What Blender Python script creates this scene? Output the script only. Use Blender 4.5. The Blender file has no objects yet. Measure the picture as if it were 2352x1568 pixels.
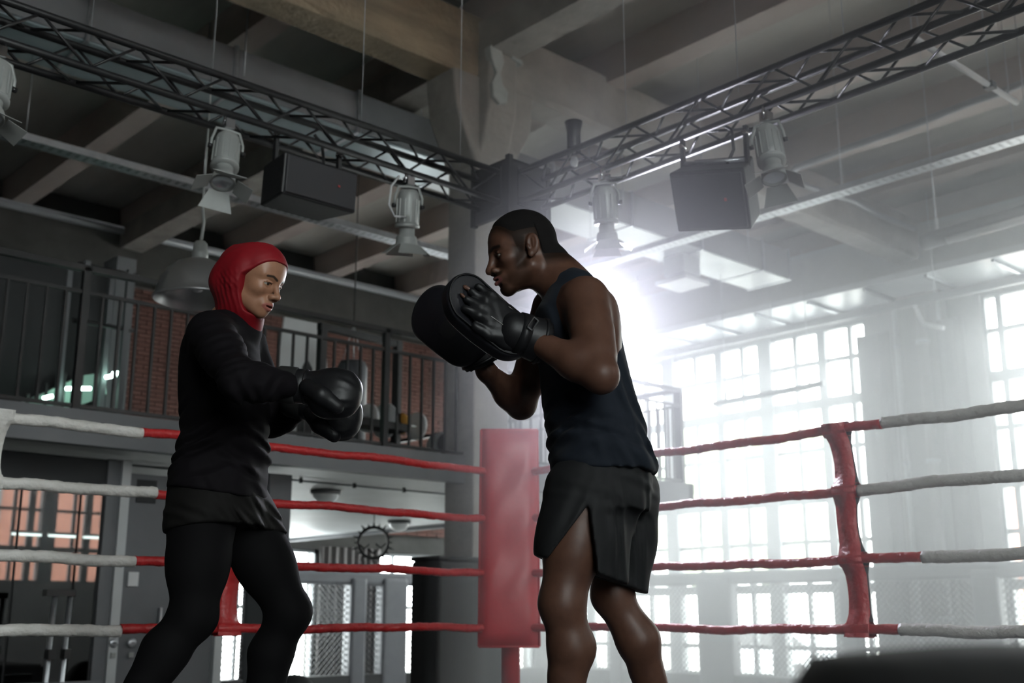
import bpy, bmesh, math, random
import numpy as np
from mathutils import Vector, Matrix

# ---------------------------------------------------------------- camera
scene = bpy.context.scene
COL = scene.collection
HEAD = math.radians(47.4)            # the camera's heading, measured from +X towards +Y
cam_d = bpy.data.cameras.new('camera')
cam = bpy.data.objects.new('camera', cam_d)
COL.objects.link(cam)
cam.location = (0, 0, 0.52)
cam.rotation_euler = (math.radians(90 + 13.6126), 0, HEAD - math.pi / 2)
cam_d.sensor_width = 36.0
cam_d.lens = 2614 / 2352 * 36.0
cam_d.clip_start = 0.02
cam_d.clip_end = 500
cam_d.dof.use_dof = True
cam_d.dof.focus_distance = 3.3
cam_d.dof.aperture_fstop = 3.8
scene.camera = cam
HAZE = (0.048, 0.78)
FLOOD = 130

# ---------------------------------------------------------------- sky, exposure
world = bpy.data.worlds.new('overcast_sky')
scene.world = world
world.use_nodes = True
bgn = world.node_tree.nodes['Background']
bgn.inputs[0].default_value = (0.97, 0.985, 1.0, 1)
bgn.inputs[1].default_value = 9.0
scene.view_settings.view_transform = 'Standard'
scene.view_settings.look = 'None'
scene.view_settings.exposure = 1.42
scene.view_settings.gamma = 1.0
scene.view_settings.use_curve_mapping = False
cy = scene.cycles
cy.use_denoising = True
cy.max_bounces = 5
cy.diffuse_bounces = 3
cy.glossy_bounces = 2
cy.transmission_bounces = 3
cy.transparent_max_bounces = 8
cy.volume_bounces = 0
cy.sample_clamp_indirect = 4.0
cy.caustics_reflective = False
cy.caustics_refractive = False
cy.use_adaptive_sampling = True
cy.adaptive_threshold = 0.03

# window openings seen from the sky: portals guide the daylight through them
def portal(loc, rot, sx, sy):
    l = bpy.data.lights.new('window_portal', 'AREA')
    l.shape = 'RECTANGLE'; l.size = sx; l.size_y = sy
    l.cycles.is_portal = True
    o = bpy.data.objects.new('window_portal', l)
    o.location = loc; o.rotation_euler = rot
    COL.objects.link(o)
WIN_Z0, WIN_Z1 = -0.55, 5.72
WIN_R = [(10.25, 17.7), (3.4, 8.14)]        # openings along Y in the wall at X = 18
for y0, y1 in WIN_R:
    portal((18.45, (y0 + y1) / 2, (WIN_Z0 + WIN_Z1) / 2), (0, math.radians(90), 0), WIN_Z1 - WIN_Z0, y1 - y0)
WIN_B = [(9.6, 12.0), (13.2, 15.0), (15.6, 17.6)]         # openings along X in the wall at Y = 18.4
for x0, x1 in WIN_B:
    portal(((x0 + x1) / 2, 18.85, 0.55), (math.radians(-90), 0, 0), x1 - x0, 2.4)
WIN_F = [(7.9, 10.4), (-2.6, .4)]                       # openings behind the camera, the second added for front fill, wall at Y = -5
WIN_FZ = (1.2, 6.3)
for x0, x1 in WIN_F:
    portal(((x0 + x1) / 2, -5.45, (WIN_FZ[0] + WIN_FZ[1]) / 2), (math.radians(90), 0, 0), x1 - x0, WIN_FZ[1] - WIN_FZ[0])

# ---------------------------------------------------------------- helpers
class MB:
    """collects boxes, tubes, lathes and prisms into one mesh"""
    def __init__(s): s.v = []; s.f = []; s.sm = []
    def add(s, vs, fs, smooth=False):
        n = len(s.v); s.v += [tuple(q) for q in vs]
        s.f += [tuple(i + n for i in f) for f in fs]; s.sm += [smooth] * len(fs)
        return s
    def box(s, a, b):
        x0, y0, z0 = a; x1, y1, z1 = b
        vs = [(x0,y0,z0),(x1,y0,z0),(x1,y1,z0),(x0,y1,z0),(x0,y0,z1),(x1,y0,z1),(x1,y1,z1),(x0,y1,z1)]
        return s.add(vs, [(3,2,1,0),(4,5,6,7),(0,1,5,4),(1,2,6,5),(2,3,7,6),(3,0,4,7)])
    def cbox(s, c, d):
        return s.box([c[i]-d[i]/2 for i in range(3)], [c[i]+d[i]/2 for i in range(3)])
    def bar(s, a, b, w, h=None, up=(0,0,1)):
        a, b = Vector(a), Vector(b); h = h or w
        t = (b-a).normalized(); up = Vector(up)
        if abs(t.dot(up)) > .98: up = Vector((1,0,0))
        r = t.cross(up).normalized(); u = r.cross(t)
        vs = [p + r*(i*w/2) + u*(j*h/2) for p in (a,b) for i,j in ((-1,-1),(1,-1),(1,1),(-1,1))]
        return s.add(vs, [(0,1,2,3),(7,6,5,4),(4,5,1,0),(5,6,2,1),(6,7,3,2),(7,4,0,3)])
    def tube(s, pts, r, n=8, caps=True):
        pts = [Vector(p) for p in pts]; m = len(pts)
        rs = r if isinstance(r, (list, tuple)) else [r]*m
        vs = []; prev = None
        for i, p in enumerate(pts):
            t = (pts[min(i+1,m-1)] - pts[max(i-1,0)]).normalized()
            if prev is None:
                up = Vector((0,0,1)) if abs(t.z) < .9 else Vector((1,0,0))
                prev = t.cross(up).normalized()
            u = (prev - t*prev.dot(t)).normalized(); w = t.cross(u); prev = u
            vs += [p + (u*math.cos(2*math.pi*k/n) + w*math.sin(2*math.pi*k/n))*rs[i] for k in range(n)]
        fs = [(i*n+k, i*n+(k+1)%n, (i+1)*n+(k+1)%n, (i+1)*n+k) for i in range(m-1) for k in range(n)]
        s.add(vs, fs, True)
        if caps:
            b = len(s.v) - m*n
            s.f += [tuple(b+k for k in reversed(range(n))), tuple(b+(m-1)*n+k for k in range(n))]; s.sm += [False, False]
        return s
    def lathe(s, prof, n=24, mat=None, smooth=True):
        vs = []; m = len(prof)
        for (r, z) in prof:
            vs += [Vector((r*math.cos(2*math.pi*k/n), r*math.sin(2*math.pi*k/n), z)) for k in range(n)]
        if mat is not None: vs = [mat @ q for q in vs]
        fs = [(i*n+k, i*n+(k+1)%n, (i+1)*n+(k+1)%n, (i+1)*n+k) for i in range(m-1) for k in range(n)]
        return s.add(vs, fs, smooth)
    def prism(s, poly, ext, mat=None):
        """poly: 3-D points in order; ext: extrusion vector"""
        e = Vector(ext); n = len(poly)
        vs = [Vector(p) for p in poly] + [Vector(p)+e for p in poly]
        if mat is not None: vs = [mat @ q for q in vs]
        fs = [tuple(reversed(range(n))), tuple(range(n, 2*n))] + [(i,(i+1)%n,n+(i+1)%n,n+i) for i in range(n)]
        return s.add(vs, fs)
    def mesh(s, name, mat):
        me = bpy.data.meshes.new(name); me.from_pydata(s.v, [], s.f)
        me.polygons.foreach_set('use_smooth', s.sm)
        me.validate(); me.update()
        bm = bmesh.new(); bm.from_mesh(me); bmesh.ops.recalc_face_normals(bm, faces=bm.faces[:]); bm.to_mesh(me); bm.free()
        if mat: me.materials.append(mat)
        return me
    def build(s, name, mat, parent=None, bevel=0, **k):
        o = bpy.data.objects.new(name, s.mesh(name, mat)); COL.objects.link(o)
        if parent: o.parent = parent
        if bevel:
            b = o.modifiers.new('bevel', 'BEVEL'); b.width = bevel; b.segments = 2; b.limit_method = 'ANGLE'
        return tag(o, **k)

def tag(o, label=None, cat=None, group=None, kind=None):
    if label: o['label'] = label
    if cat: o['category'] = cat
    if group: o['group'] = group
    if kind: o['kind'] = kind
    return o
def empty(name, loc=(0,0,0), rz=0, label=None, cat=None, group=None, kind=None):
    o = bpy.data.objects.new(name, None); COL.objects.link(o)
    o.location = loc; o.rotation_euler = (0,0,rz); o.empty_display_size = .1
    return tag(o, label, cat, group, kind)
def copy_tree(o, parent=None):
    c = o.copy(); COL.objects.link(c); c.parent = parent
    for ch in o.children: copy_tree(ch, c)
    return c
def child(me, name, parent, loc=(0,0,0), rot=(0,0,0), scale=(1,1,1)):
    o = bpy.data.objects.new(name, me); COL.objects.link(o); o.parent = parent
    o.location = loc; o.rotation_euler = rot; o.scale = scale
    return o

# ---------------------------------------------------------------- materials
def mat(name, col, rough=.6, metal=0., noise=None, bump=None, spec=.5, coat=0., emit=None, sheen=0.):
    """noise: (scale, second colour, contrast low, high[, stretch xyz]); bump: (scale, strength, distance)"""
    m = bpy.data.materials.new(name); m.use_nodes = True
    nt = m.node_tree; N = nt.nodes; Lk = nt.links
    b = N['Principled BSDF']
    b.inputs['Base Color'].default_value = (*col, 1); b.inputs['Roughness'].default_value = rough
    b.inputs['Metallic'].default_value = metal; b.inputs['Specular IOR Level'].default_value = spec
    b.inputs['Coat Weight'].default_value = coat
    b.inputs['Sheen Weight'].default_value = sheen
    if emit:
        b.inputs['Emission Color'].default_value = (*emit[0], 1); b.inputs['Emission Strength'].default_value = emit[1]
    tc = N.new('ShaderNodeTexCoord')
    if noise:
        mp = N.new('ShaderNodeMapping'); Lk.new(tc.outputs['Object'], mp.inputs[0])
        if len(noise) > 4: mp.inputs['Scale'].default_value = noise[4]
        t = N.new('ShaderNodeTexNoise'); t.inputs['Scale'].default_value = noise[0]; t.inputs['Detail'].default_value = 6
        t.inputs['Roughness'].default_value = .65
        Lk.new(mp.outputs[0], t.inputs['Vector'])
        r = N.new('ShaderNodeValToRGB'); r.color_ramp.elements[0].position = noise[2]; r.color_ramp.elements[1].position = noise[3]
        r.color_ramp.elements[0].color = (*noise[1], 1); r.color_ramp.elements[1].color = (*col, 1)
        Lk.new(t.outputs['Fac'], r.inputs[0]); Lk.new(r.outputs[0], b.inputs['Base Color'])
    if bump:
        t2 = N.new('ShaderNodeTexNoise'); t2.inputs['Scale'].default_value = bump[0]; t2.inputs['Detail'].default_value = 5
        Lk.new(tc.outputs['Object'], t2.inputs['Vector'])
        bp = N.new('ShaderNodeBump'); bp.inputs['Strength'].default_value = bump[1]; bp.inputs['Distance'].default_value = bump[2]
        Lk.new(t2.outputs['Fac'], bp.inputs['Height']); Lk.new(bp.outputs[0], b.inputs['Normal'])
    return m
M = {}
M['slab'] = mat('slab_concrete', (.47,.45,.42), .85, noise=(1.3,(.36,.345,.32),.35,.7,(1,.25,1)), bump=(9,.3,.02))
M['joist'] = mat('joist_concrete', (.48,.42,.39), .85, noise=(1.1,(.37,.31,.29),.35,.7,(1,.4,1)), bump=(10,.4,.02))
M['beam'] = mat('beam_concrete', (.42,.335,.235), .9, noise=(2.2,(.24,.2,.15),.3,.7,(.35,1,2.2)), bump=(14,.7,.03))
M['column'] = mat('column_concrete', (.4,.375,.35), .85, noise=(2.2,(.27,.255,.24),.3,.68), bump=(8,.5,.03))
M['wall'] = mat('wall_plaster', (.4,.39,.385), .85, noise=(1.,(.33,.32,.32),.35,.7), bump=(10,.2,.01))
M['darkwall'] = mat('wall_dark_paint', (.03,.031,.033), .7, noise=(1.2,(.022,.023,.025),.35,.7))
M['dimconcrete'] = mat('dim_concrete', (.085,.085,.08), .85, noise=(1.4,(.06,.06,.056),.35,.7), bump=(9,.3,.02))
M['greywall'] = mat('wall_grey_paint', (.16,.165,.175), .6, noise=(1.2,(.13,.135,.145),.35,.7))
M['floor'] = mat('hall_floor', (.45,.44,.42), .5, noise=(1.5,(.37,.36,.34),.35,.7))
M['white'] = mat('white_paint', (.72,.73,.74), .5, noise=(2,(.62,.63,.65),.3,.7))
M['lightgrey'] = mat('light_grey_paint', (.55,.57,.58), .5, noise=(2,(.47,.49,.5),.3,.7))
M['frame'] = mat('window_frame_paint', (.3,.32,.33), .5, noise=(3,(.24,.26,.27),.3,.7))
M['black'] = mat('black_painted_steel', (.018,.018,.02), .42, noise=(6,(.012,.012,.013),.3,.7))
M['steel'] = mat('galvanised_steel', (.55,.57,.6), .38, .85, noise=(9,(.42,.44,.47),.3,.7))
M['chrome'] = mat('chrome', (.8,.8,.82), .15, 1.)
M['alu'] = mat('grey_lamp_paint', (.36,.375,.365), .42, .15, noise=(5,(.31,.325,.315),.3,.7))
M['lens'] = mat('lamp_lens', (.75,.8,.85), .08, .4)
M['plastic'] = mat('black_plastic', (.014,.014,.016), .5, bump=(220,.15,.001))
M['grille'] = mat('speaker_grille', (.03,.03,.034), .55, bump=(420,.5,.002))
M['duct'] = mat('duct_sheet', (.3,.31,.33), .45, .3, noise=(2,(.25,.26,.275),.3,.7))
M['ductwhite'] = mat('duct_white', (.7,.73,.76), .35, .1, noise=(2,(.62,.65,.68),.3,.7))
M['ductsheen'] = mat('duct_painted_blue_sheen', (.42,.51,.55), .25, .1, noise=(3,(.36,.45,.49),.3,.7))  # bluish light reflected by the duct's underside, put into its colour
M['canvas'] = mat('ring_canvas', (.1,.1,.105), .9, noise=(4,(.075,.075,.08),.3,.7), bump=(300,.2,.001))
M['redv'] = mat('red_vinyl', (.55,.028,.03), .36, noise=(9,(.43,.02,.022),.3,.75), bump=(34,.8,.012), coat=.1)
M['padred'] = mat('red_pad_vinyl', (.56,.03,.038), .4, noise=(4,(.47,.024,.03),.3,.75), bump=(7,.35,.012))
M['whitev'] = mat('white_vinyl', (.74,.72,.69), .45, noise=(9,(.6,.58,.54),.3,.7), bump=(36,.9,.012))
M['lightrubber'] = mat('black_rubber', (.02,.02,.021), .7)
M['brick'] = mat('red_brick', (.17,.075,.06), .9, noise=(2.3,(.10,.055,.045),.35,.65), bump=(30,.4,.01))
M['mortar'] = mat('mortar', (.13,.12,.115), .95)
M['mesh'] = mat('black_mesh_wire', (.02,.022,.024), .5, .3)
M['greypad'] = mat('grey_pad_vinyl', (.13,.135,.15), .5, noise=(3,(.11,.115,.13),.3,.7))
M['curtain'] = mat('grey_curtain', (.25,.235,.235), .85, noise=(2,(.19,.18,.18),.3,.7,(3,3,.3)))
M['tube'] = mat('tube_glass', (.8,.83,.85), .3)
def glass(name, tint, refl, rough=.02):
    m = bpy.data.materials.new(name); m.use_nodes = True; nt = m.node_tree; N = nt.nodes; N.clear()
    o = N.new('ShaderNodeOutputMaterial'); mx = N.new('ShaderNodeMixShader'); t = N.new('ShaderNodeBsdfTransparent'); g = N.new('ShaderNodeBsdfGlossy')
    t.inputs[0].default_value = (*tint, 1); g.inputs['Roughness'].default_value = rough
    f = N.new('ShaderNodeFresnel'); f.inputs[0].default_value = refl
    nt.links.new(f.outputs[0], mx.inputs[0]); nt.links.new(t.outputs[0], mx.inputs[1]); nt.links.new(g.outputs[0], mx.inputs[2]); nt.links.new(mx.outputs[0], o.inputs[0])
    return m
M['glass'] = glass('window_glass', (.93,.96,.95), 1.25)
M['darkglass'] = glass('tinted_glass', (.5,.53,.52), 1.4)

# ---------------------------------------------------------------- the hall (z = 0 is the ring canvas, hall floor at -1)
FZ, SLAB = -1.0, 7.42
X0, X1, Y0, Y1 = -9.0, 18.0, -5.0, 18.4
MB().box((X0-.4, Y0-.4, FZ-.2), (X1+.4, Y1+.4, FZ)).build('floor', M['floor'], label='dark grey floor of the industrial hall', kind='structure')
MB().box((X0-.4, Y0-.4, SLAB), (X1+.4, Y1+.4, SLAB+.25)).build('ceiling', M['slab'], label='raw concrete ceiling slab between the joists', kind='structure')

def wall_with_holes(name, axis, pos, thick, lo, hi, z0, z1, holes, m, label):
    """axis 'x': wall plane at X = pos running along Y; holes: (a0, a1, z0, z1)"""
    mb = MB()
    def b(a0, a1, c0, c1):
        if a1 - a0 < .001 or c1 - c0 < .001: return
        if axis == 'x': mb.box((pos, a0, c0), (pos+thick, a1, c1))
        else: mb.box((a0, pos, c0), (a1, pos+thick, c1))
    cur = lo
    for (a0, a1, h0, h1) in sorted(holes):
        b(cur, a0, z0, z1); b(a0, a1, z0, h0); b(a0, a1, h1, z1); cur = a1
    b(cur, hi, z0, z1)
    return mb.build(name, m, label=label, kind='structure')
wall_with_holes('wall_right', 'x', X1, .4, Y0-.4, Y1+.4, FZ, SLAB, [(a, b, WIN_Z0, WIN_Z1) for a, b in WIN_R], M['wall'], 'pale plaster wall with the tall factory windows')
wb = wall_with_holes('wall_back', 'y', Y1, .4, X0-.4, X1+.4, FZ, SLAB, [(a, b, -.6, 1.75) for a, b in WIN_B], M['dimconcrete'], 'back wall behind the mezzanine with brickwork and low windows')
wall_with_holes('wall_front', 'y', Y0-.4, .4, X0-.4, X1+.4, FZ, SLAB, [(a, b, *WIN_FZ) for a, b in WIN_F], M['wall'], 'plain plaster wall with two tall window openings, one added for fill light')
MB().box((X0-.4, Y0, FZ), (X0, Y1, SLAB)).build('wall_left', M['darkwall'], label='dark painted side wall of the hall', kind='structure')

# concrete joists running along Y, on primary beams running along X
n = 0
for i in range(14):
    x = 17.75 - i*1.98
    if x < X0: break
    MB().prism([(x-.16, Y0, 6.98), (x+.16, Y0, 6.98), (x+.2, Y0, SLAB), (x-.2, Y0, SLAB)], (0, Y1-Y0, 0)).build(
        'ceiling_joist', M['joist'], kind='structure', label='concrete ceiling joist between the slab and the big beam', group='concrete ceiling joists')
rnd = random.Random(4)
def rough_beam(name, y, z0, z1, w, m, label, xa=None, xb=None):
    """primary beam along X with chipped lower arrises"""
    mb = MB(); vs = []; fs = []; xa = X0 if xa is None else xa; xb = X1 if xb is None else xb; N = int((xb-xa)/.3)
    for i in range(N+1):
        x = xa + (xb-xa)*i/N; j = lambda s=.012: rnd.uniform(-s, s)
        vs += [(x, y-w/2+j(), z1), (x, y-w/2+j(), (z0+z1)/2+j(.05)), (x, y-w/2+j(), z0+.05+j(.02)), (x, y-w/2+.04+j(), z0+j(.008)),
               (x, y+w/2-.04+j(), z0+j(.008)), (x, y+w/2+j(), z0+.05+j(.02)), (x, y+w/2, z1)]
    for i in range(N):
        for k in range(6): fs.append((i*7+k, i*7+k+1, (i+1)*7+k+1, (i+1)*7+k))
    mb.add(vs, fs)
    return mb.build(name, m, label=label, kind='structure')
rough_beam('main_beam', 9.0, 6.33, 7.06, .46, M['beam'], 'weathered brown concrete main beam resting on the column head', X0, 7.7)
rough_beam('main_beam', 9.0, 6.35, 7.06, .44, M['column'], 'grey concrete main beam running from the column to the windows', 7.7, X1)
rough_beam('main_beam', -.5, 6.33, 7.06, .46, M['beam'], 'concrete main beam overhead of the ring')
# column with corbelled head
cx, cyy = 7.77, 9.0
PATCH = mat('pale_repair_mortar', (.5,.52,.51), .8, noise=(6,(.38,.4,.39),.3,.7))
def column(cx, cyy, label):
    t = empty('concrete_column', (cx, cyy, FZ), label=label, cat='column', group='concrete columns', kind='structure')
    a, b = .24, .23
    MB().box((-a, -b, 0), (a, b, 5.65-FZ)).build('shaft', M['column'], t, bevel=.015)
    mb = MB()
    # flared head: widens along X under the main beam and along Y under the cross beam
    h0, h1, h2, h3 = 5.3-FZ, 5.75-FZ, 6.34-FZ, 6.98-FZ
    prof = [(-a-.01, h0), (-.52, h1+.12), (-.58, h2), (.62, h2), (.56, h1+.12), (a+.01, h0)]
    mb.prism([(u, -b-.02, z) for u, z in prof], (0, 2*b+.04, 0))
    prof = [(-b-.01, h0+.1), (-.40, h1+.2), (-.42, h3), (.42, h3), (.40, h1+.2), (b+.01, h0+.1)]
    mb.prism([(-a+.03, u, z) for u, z in prof], (2*a-.06, 0, 0))
    mb.build('head', M['column'], t, bevel=.03)
    for k_, pts in enumerate((((-.30,6.62),(-.22,6.70),(-.12,6.66),(-.08,6.5),(-.13,6.36),(-.10,6.22),(-.02,6.16),(-.04,6.02),(-.14,5.98),(-.24,6.04),(-.26,6.2),(-.19,6.34),(-.27,6.48)), ((.02,6.68),(.2,6.62),(.21,6.56),(.04,6.6)))):
        mb = MB().prism([(u+.06, -.45, z-FZ) for u, z in pts], (0, .1, 0))
        mb.build('patch', PATCH, t, bevel=.012)
    return t
column(cx, cyy, 'square concrete column with flared corbel head behind the red corner pad')
column(-.6, cyy, 'square concrete column at the dark end of the mezzanine')
# deep cross beams along Y at the column lines
for x in (cx, 17.75):
    MB().prism([(x-.2, Y0, 6.62), (x+.2, Y0, 6.62), (x+.22, Y0, 7.0), (x-.22, Y0, 7.0)], (0, Y1-Y0, 0)).build('cross_beam', M['column'], kind='structure', label='deep concrete cross beam over the column line' if x < 10 else 'deep concrete cross beam along the window wall')
# lintel band over the windows, with its reflective sheet ledge
MB().box((17.35, Y0, 6.0), (17.98, Y1, 6.97)).build('trim_1', M['lightgrey'], kind='structure', label='deep pale grey lintel band above the tall windows')
led = MB().box((16.7, Y0, 5.88), (17.98, Y1, 5.99)).build('window_canopy', M['ductwhite'], label='pale sheet ledge running along under the window lintel', cat='ledge')
for i in range(12):
    MB().bar((16.75, 4+i*1.1, 5.85), (17.95, 4+i*1.1, 5.85), .05).build('batten', M['steel'], led)
tr = empty('curtain_rail', (16.2, 0, 5.3), label='long dark rail hanging in front of the window tops', cat='rail')
MB().bar((0, Y0+.2, 0), (0, Y1-.2, 0), .09, .12).build('rail', M['duct'], tr)
for y in range(-4, 18, 3): MB().tube([(0, y, .05), (0, y, 1.7)], .008, 5).build('hanger_rod', M['steel'], tr)

# ---------------------------------------------------------------- windows
def window(name, axis, pos, a0, a1, z0, z1, verts, hors, label, fw=.06):
    """verts / hors: (position, width). Every pane is a part."""
    t = empty(name, (0,0,0), label=label, cat='window', kind='structure')
    def P3(a, d, z): return (pos+d, a, z) if axis == 'x' else (a, pos+d, z)
    fr = MB()
    def bar(a, b, c, d, dep): 
        p, q = P3(a, .12-dep/2, c), P3(b, .12+dep/2, d)
        fr.box(tuple(min(p[i], q[i]) for i in range(3)), tuple(max(p[i], q[i]) for i in range(3)))
    bar(a0, a0+fw, z0, z1, .14); bar(a1-fw, a1, z0, z1, .14); bar(a0, a1, z0, z0+fw, .14); bar(a0, a1, z1-fw, z1, .14)
    fr.build('window_frame', M['frame'], t)
    for v, w in verts:
        fr = MB(); bar(v-w/2, v+w/2, z0, z1, .06+w*.5); fr.build('mullion', M['frame'], t)
    for h, w in hors:
        fr = MB(); bar(a0, a1, h-w/2, h+w/2, .05+w*.5); fr.build('transom', M['frame'], t)
    va = [a0] + [v for v, w in verts] + [a1]; hz = [z0] + [h for h, w in hors] + [z1]
    for i in range(len(va)-1):
        for j in range(len(hz)-1):
            p, q = P3(va[i]+.01, .118, hz[j]+.01), P3(va[i+1]-.01, .124, hz[j+1]-.01)
            MB().box(p, q).build('pane', M['glass'], t)
    return t
HB = [(-.02, .08), (1.02, .17), (1.84, .075), (2.61, .17), (3.49, .075), (4.33, .17), (5.1, .075)]
window('window_1', 'x', X1, 10.25, 17.7, WIN_Z0, WIN_Z1,
       [(10.62,.08),(11.2,.17),(11.78,.08),(12.44,.3),(13.0,.08),(13.56,.17),(14.16,.08),(14.84,.3),(15.5,.08),(16.1,.17),(16.7,.08),(17.2,.17)], HB,
       'tall steel factory window with many panes behind the chain-link fence')
window('window_2', 'x', X1, 3.4, 8.14, WIN_Z0, WIN_Z1,
       [(4.2,.17),(4.8,.08),(5.4,.3),(6.0,.08),(6.6,.17),(7.2,.08),(7.86,.1)], HB,
       'tall steel factory window to the right of the curtained pier')
for k, (a, b) in enumerate(WIN_B):
    window('window_%d' % (k+3), 'y', Y1, a, b, -.6, 1.75, [((a*2+b)/3, .05), ((a+2*b)/3, .05)], [(.7, .06)],
           ('low window under the mezzanine beside the grey curtain', 'low window under the mezzanine behind the spiked sun ornament', 'low window under the mezzanine next to the concrete column')[k])
for k, (a, b) in enumerate(WIN_F):
    window('window_%d' % (k+6), 'y', Y0-.25, a, b, *WIN_FZ, [(a+(b-a)*f_, w_) for f_, w_ in ((.22,.06),(.36,.12),(.5,.3),(.72,.06),(.84,.14))], [(1.9, .1), (2.7, .06), (3.6, .1), (4.7, .06)], ('tall window opening in the plain wall behind the ring corner', 'added fill-light window opening in the plain wall behind the ring corner')[k])
# window sill ledges
for a, b in WIN_R:
    MB().box((17.75, a-.1, WIN_Z0-.09), (18.1, b+.1, WIN_Z0)).build('window_sill', M['lightgrey'], label='pale sill under a tall factory window', cat='sill', group='pale sills under the tall windows')

# ---------------------------------------------------------------- brickwork on the back wall above the mezzanine
bm_ = MB(); r2 = random.Random(8)
bx0, bx1, bz0, bz1 = 6.6, 16.2, 2.1, 6.1
MB().box((bx0-.6, Y1-.03, bz0), (bx1+1.7, Y1-.001, bz1)).build('mortar_bed', M['mortar'], wb)
row = 0; z = bz0; bricks = []
while z < bz1-.05:
    x = bx0 - (row % 2)*.125
    while x < bx1:
        bricks.append((x, z, r2.uniform(.0, .012))); x += .255
    z += .0775; row += 1
near = sorted(bricks, key=lambda b: abs(b[0]-8.6) + abs(b[1]-4.6))
bme = MB().box((.003, -.055, .004), (.247, 0, .07)).mesh('brick', M['brick'])
for (x, z, d) in near[:290]: child(bme, 'brick', wb, (x, Y1-.02-d*0, z), scale=(1, 1+d*20, 1))
rest = MB()
for (x, z, d) in near[290:]: rest.box((x+.003, Y1-.075-d, z+.004), (x+.247, Y1-.02, z+.07))
tag(rest.build('brick_courses', M['brick'], wb), kind='stuff')
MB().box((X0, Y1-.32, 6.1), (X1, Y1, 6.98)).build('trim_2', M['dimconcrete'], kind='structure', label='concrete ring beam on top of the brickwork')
MB().tube([(X0+.1, Y1-.42, 6.9), (X1-.8, Y1-.42, 6.9)], .07, 10).build('ceiling_pipe', M['duct'], label='grey pipe running along the concrete beam over the brickwork', cat='pipe')

# ---------------------------------------------------------------- mezzanine
MZ0, MZ1, MX1 = 1.85, 2.1, 11.15
mz = MB().box((X0, 9.0, MZ0+.06), (MX1, Y1, MZ1)).build('mezzanine_floor', M['lightgrey'], label='mezzanine floor slab with pale underside', kind='structure')
MB().box((X0, 8.9, MZ0), (MX1+.1, 9.0, MZ1+.03)).build('fascia', M['greywall'], mz)
MB().box((MX1, 8.9, MZ0), (MX1+.1, Y1, MZ1+.03)).build('fascia', M['greywall'], mz)
def railing(name, p, q, npan, label):
    """posts, top rail, lower rails and single balusters between two points of the mezzanine edge"""
    p, q = Vector(p), Vector(q); t = empty(name, p, label=label, cat='railing', group=None)
    d = q-p; ln = d.length; e = d.normalized()
    pw = 1.5
    MB().bar(e*0+Vector((0,0,1.2)), e*ln+Vector((0,0,1.2)), .06, .05).build('top_rail', M['black'], t)
    MB().bar(Vector((0,0,1.0)), e*ln+Vector((0,0,1.0)), .03, .03).build('middle_rail', M['black'], t)
    MB().bar(Vector((0,0,.06)), e*ln+Vector((0,0,.06)), .03, .03).build('bottom_rail', M['black'], t)
    post = MB().cbox((0,0,.61), (.06,.06,1.2)).mesh('post', M['black'])
    bal = MB().cbox((0,0,.53), (.022,.022,.94)).mesh('baluster', M['black'])
    k = 0
    n = int(round(ln/pw))
    for i in range(n+1):
        child(post, 'post', t, e*(ln*i/n))
        if i < n:
            for j in range(1, 10): child(bal, 'baluster', t, e*(ln*(i+j/10)/n))
    return t
railing('railing', (-2.6, 8.95, MZ1), (11.1, 8.95, MZ1), 9, 'black steel railing with thin balusters along the mezzanine edge')
railing('railing', (11.1, 9.0, MZ1), (11.1, 17.9, MZ1), 6, 'black steel railing at the open end of the mezzanine')

# ---------------------------------------------------------------- boxing ring
RX, RY = 4.60, 5.02          # far corner of the ropes
RN = -.75                    # near ropes
rp = empty('ring_platform', (0,0,FZ), label='raised boxing ring platform with black canvas and dark apron', cat='boxing ring')
MB().box((RN-.6, RN-.6, .92), (RX+.6, RY+.6, 1.0)).build('canvas', M['canvas'], rp, bevel=.01)
ap = M['darkwall']
for a, b in (((RN-.6, RN-.62), (RX+.6, RN-.6)), ((RN-.6, RY+.6), (RX+.6, RY+.62)), ((RN-.62, RN-.62), (RN-.6, RY+.62)), ((RX+.6, RN-.62), (RX+.62, RY+.62))):
    MB().box((a[0], a[1], 0), (b[0], b[1], .97)).build('apron', ap, rp)
for i in range(3):
    for j in range(3): MB().cbox((RN+i*2.6, RN+j*2.8, .46), (.12,.12,.92)).build('support_leg', M['black'], rp)
ROPE_Z = (1.355, 1.075, .768, .466)
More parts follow.
